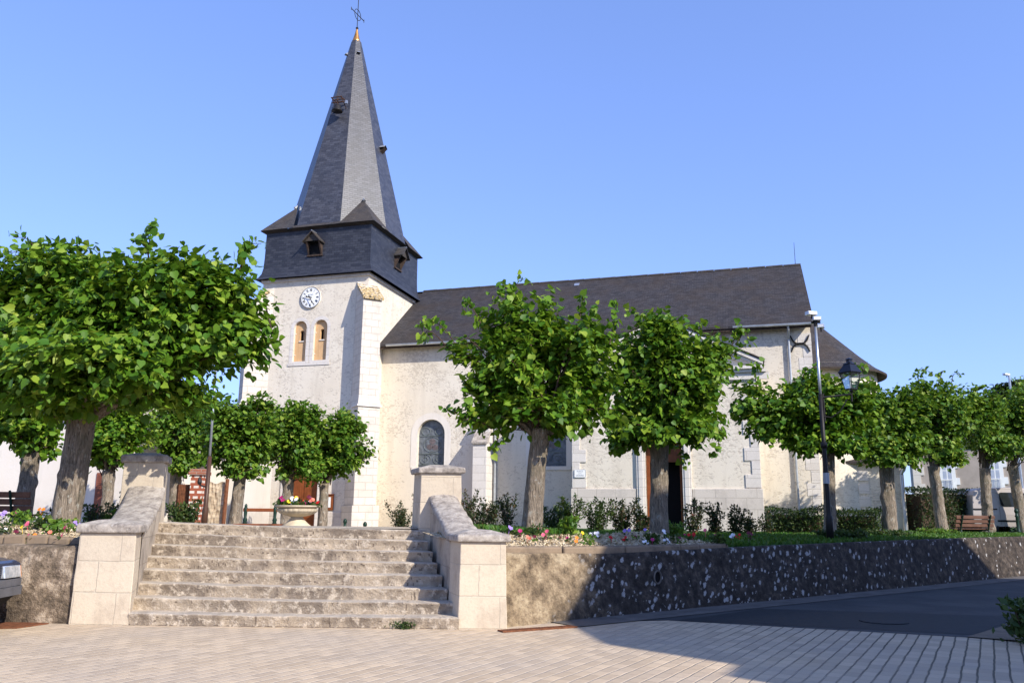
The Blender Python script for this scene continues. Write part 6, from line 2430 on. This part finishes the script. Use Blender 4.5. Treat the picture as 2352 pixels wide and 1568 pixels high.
o.grid(lambda u, v: Vector((lerp(w0x, w1x, u), 22.3 + noise.noise(Vector((u * 9, v * 9, 0))) * .03, lerp(.9, zt4 + .03 * sin(u * 9), v))), 24, 24)
o.hexa([(w0x, 22.32, .9), (w1x, 22.32, .9), (w1x, 22.6, .9), (w0x, 22.6, .9), (w0x, 22.32, zt4 - .04), (w1x, 22.32, zt4 - .04), (w1x, 22.6, zt4 - .04), (w0x, 22.6, zt4 - .04)])
tag(o.build("rubble_wall", M['rubble']), "short rubble stone garden wall between the lamp post and the tower", "wall")
o = MB()
xp = PY(517, 1150, 22.2).x
o.tube([(xp, 22.2, .9), (xp + .02, 22.2, PY(517, 1108, 22.2).z + .1)], .05, 8)
tag(o.build("iron_post", M['rust']), "rusty iron post at the right end of the rubble wall", "post")

# right-hand house behind the hedge
qa, qb = PY(2098, 1100, 50), PY(2420, 1100, 47)
zt5 = PY(2200, 1010, 48).z
h5, P5, L5, r5 = house("grey_house", "grey rendered house with white quoins and windows behind the van", (qa.x, qa.y), (qb.x, qb.y), 8, .9, zt5, zt5 + 2.2, simple("grey_brown_render", (.40, .34, .29), .9, .12, 2), M['slate_nave'])
o = MB(off=-h5.location)


def onh(px, py, Y=48.8):
    p = PY(px, py, Y)
    dv = (Vector((qb.x, qb.y, 0)) - Vector((qa.x, qa.y, 0))).normalized()
    return (p - Vector((qa.x, qa.y, 0))).dot(dv), p.z


for i in range(9):
    z = 1.6 + i * .5
    w = .62 if i % 2 else .42
    o.hexa([P5(0, -.04, z), P5(w, -.04, z), P5(w, .1, z), P5(0, .1, z), P5(0, -.04, z + .49), P5(w, -.04, z + .49), P5(w, .1, z + .49), P5(0, .1, z + .49)])
o.build("quoins", M['plaster_white'], h5)
for pxs in ((2162, 2192), (2268, 2298)):
    u0, z1_ = onh(pxs[0], 1058)
    u1, z0_ = onh(pxs[1], 1122)
    o = MB(off=-h5.location)
    fr_ = .16
    o.hexa([P5(u0 - fr_, -.05, z0_ - .12), P5(u1 + fr_, -.05, z0_ - .12), P5(u1 + fr_, .05, z0_ - .12), P5(u0 - fr_, .05, z0_ - .12), P5(u0 - fr_, -.05, z1_ + .2), P5(u1 + fr_, -.05, z1_ + .2), P5(u1 + fr_, .05, z1_ + .2), P5(u0 - fr_, .05, z1_ + .2)])
    for k in (0, 2):
        zz = lerp(z0_, z1_, .15 + .3 * k)
        o.hexa([P5(u1 + fr_, -.045, zz), P5(u1 + fr_ + .2, -.045, zz), P5(u1 + fr_ + .2, .05, zz), P5(u1 + fr_, .05, zz), P5(u1 + fr_, -.045, zz + .4), P5(u1 + fr_ + .2, -.045, zz + .4), P5(u1 + fr_ + .2, .05, zz + .4), P5(u1 + fr_, .05, zz + .4)])
    wn_ = o.build("window", M['white'], h5)
    o = MB(off=-h5.location)
    um = (u0 + u1) / 2
    for a, b in ((u0 + .05, um - .04), (um + .04, u1 - .05)):
        for k in range(3):
            za2, zb2 = lerp(z0_, z1_, k / 3) + .04, lerp(z0_, z1_, (k + 1) / 3) - .03
            o.add([P5(a, -.056, za2), P5(b, -.056, za2), P5(b, -.056, zb2), P5(a, -.056, zb2)], [(0, 1, 2, 3)])
    o.build("pane", simple("curtained_glass", (.42, .46, .55), .15, .15, 4), wn_)
    o = MB(off=-h5.location)
    o.tube([P5(u0, -.12, z0_ + .55), P5(u1, -.12, z0_ + .55)], .02, 5)
    for k in range(7):
        u = lerp(u0, u1, k / 6)
        o.tube([P5(u, -.12, z0_ + .05), P5(u, -.12, z0_ + .55)], .012, 4)
    o.build("railing", M['white'], wn_)

# house behind the camera whose shade falls over the road
hp = Vector((sin(SUN_AZ), -cos(SUN_AZ), 0))
hl = Vector((cos(SUN_AZ), sin(SUN_AZ), 0))
DH = 6.0
HP = lambda u, d, z: hp * (DH + d) + hl * u + Vector((0, 0, z))
hb_ = thing("corner_house", HP(16, 3, 0), "tall house beside the photographer that shades the road", "house")
o = MB(off=-hb_.location)
o.hexa([HP(8.95, 0, 0), HP(25.2, 0, 0), HP(25.2, 8, 0), HP(8.95, 8, 0), HP(8.95, 0, 8.3), HP(25.2, 0, 8.3), HP(25.2, 8, 8.3), HP(8.95, 8, 8.3)])
o.build("wall", M['plaster_white'], hb_)
o = MB(off=-hb_.location)
o.add([HP(8.35, -.5, 8.25), HP(25.8, -.5, 8.25), HP(25.8, 8.5, 8.25), HP(8.35, 8.5, 8.25), HP(13.0, 0.2, 13.35), HP(20.7, 0.2, 13.35), HP(20.7, .6, 13.35), HP(13.0, .6, 13.35)],
      [(3, 2, 1, 0), (4, 5, 6, 7), (0, 1, 5, 4), (1, 2, 6, 5), (2, 3, 7, 6), (3, 0, 4, 7)])
o.build("roof", M['slate_nave'], hb_)
o = MB(off=-hb_.location)
o.hexa([HP(7.7, 0.3, 0), HP(8.95, .3, 0), HP(8.95, 6, 0), HP(7.7, 6, 0), HP(7.7, .3, 7.35), HP(8.95, .3, 7.7), HP(8.95, 6, 7.7), HP(7.7, 6, 7.35)])
o.build("annex", M['plaster_white'], hb_)
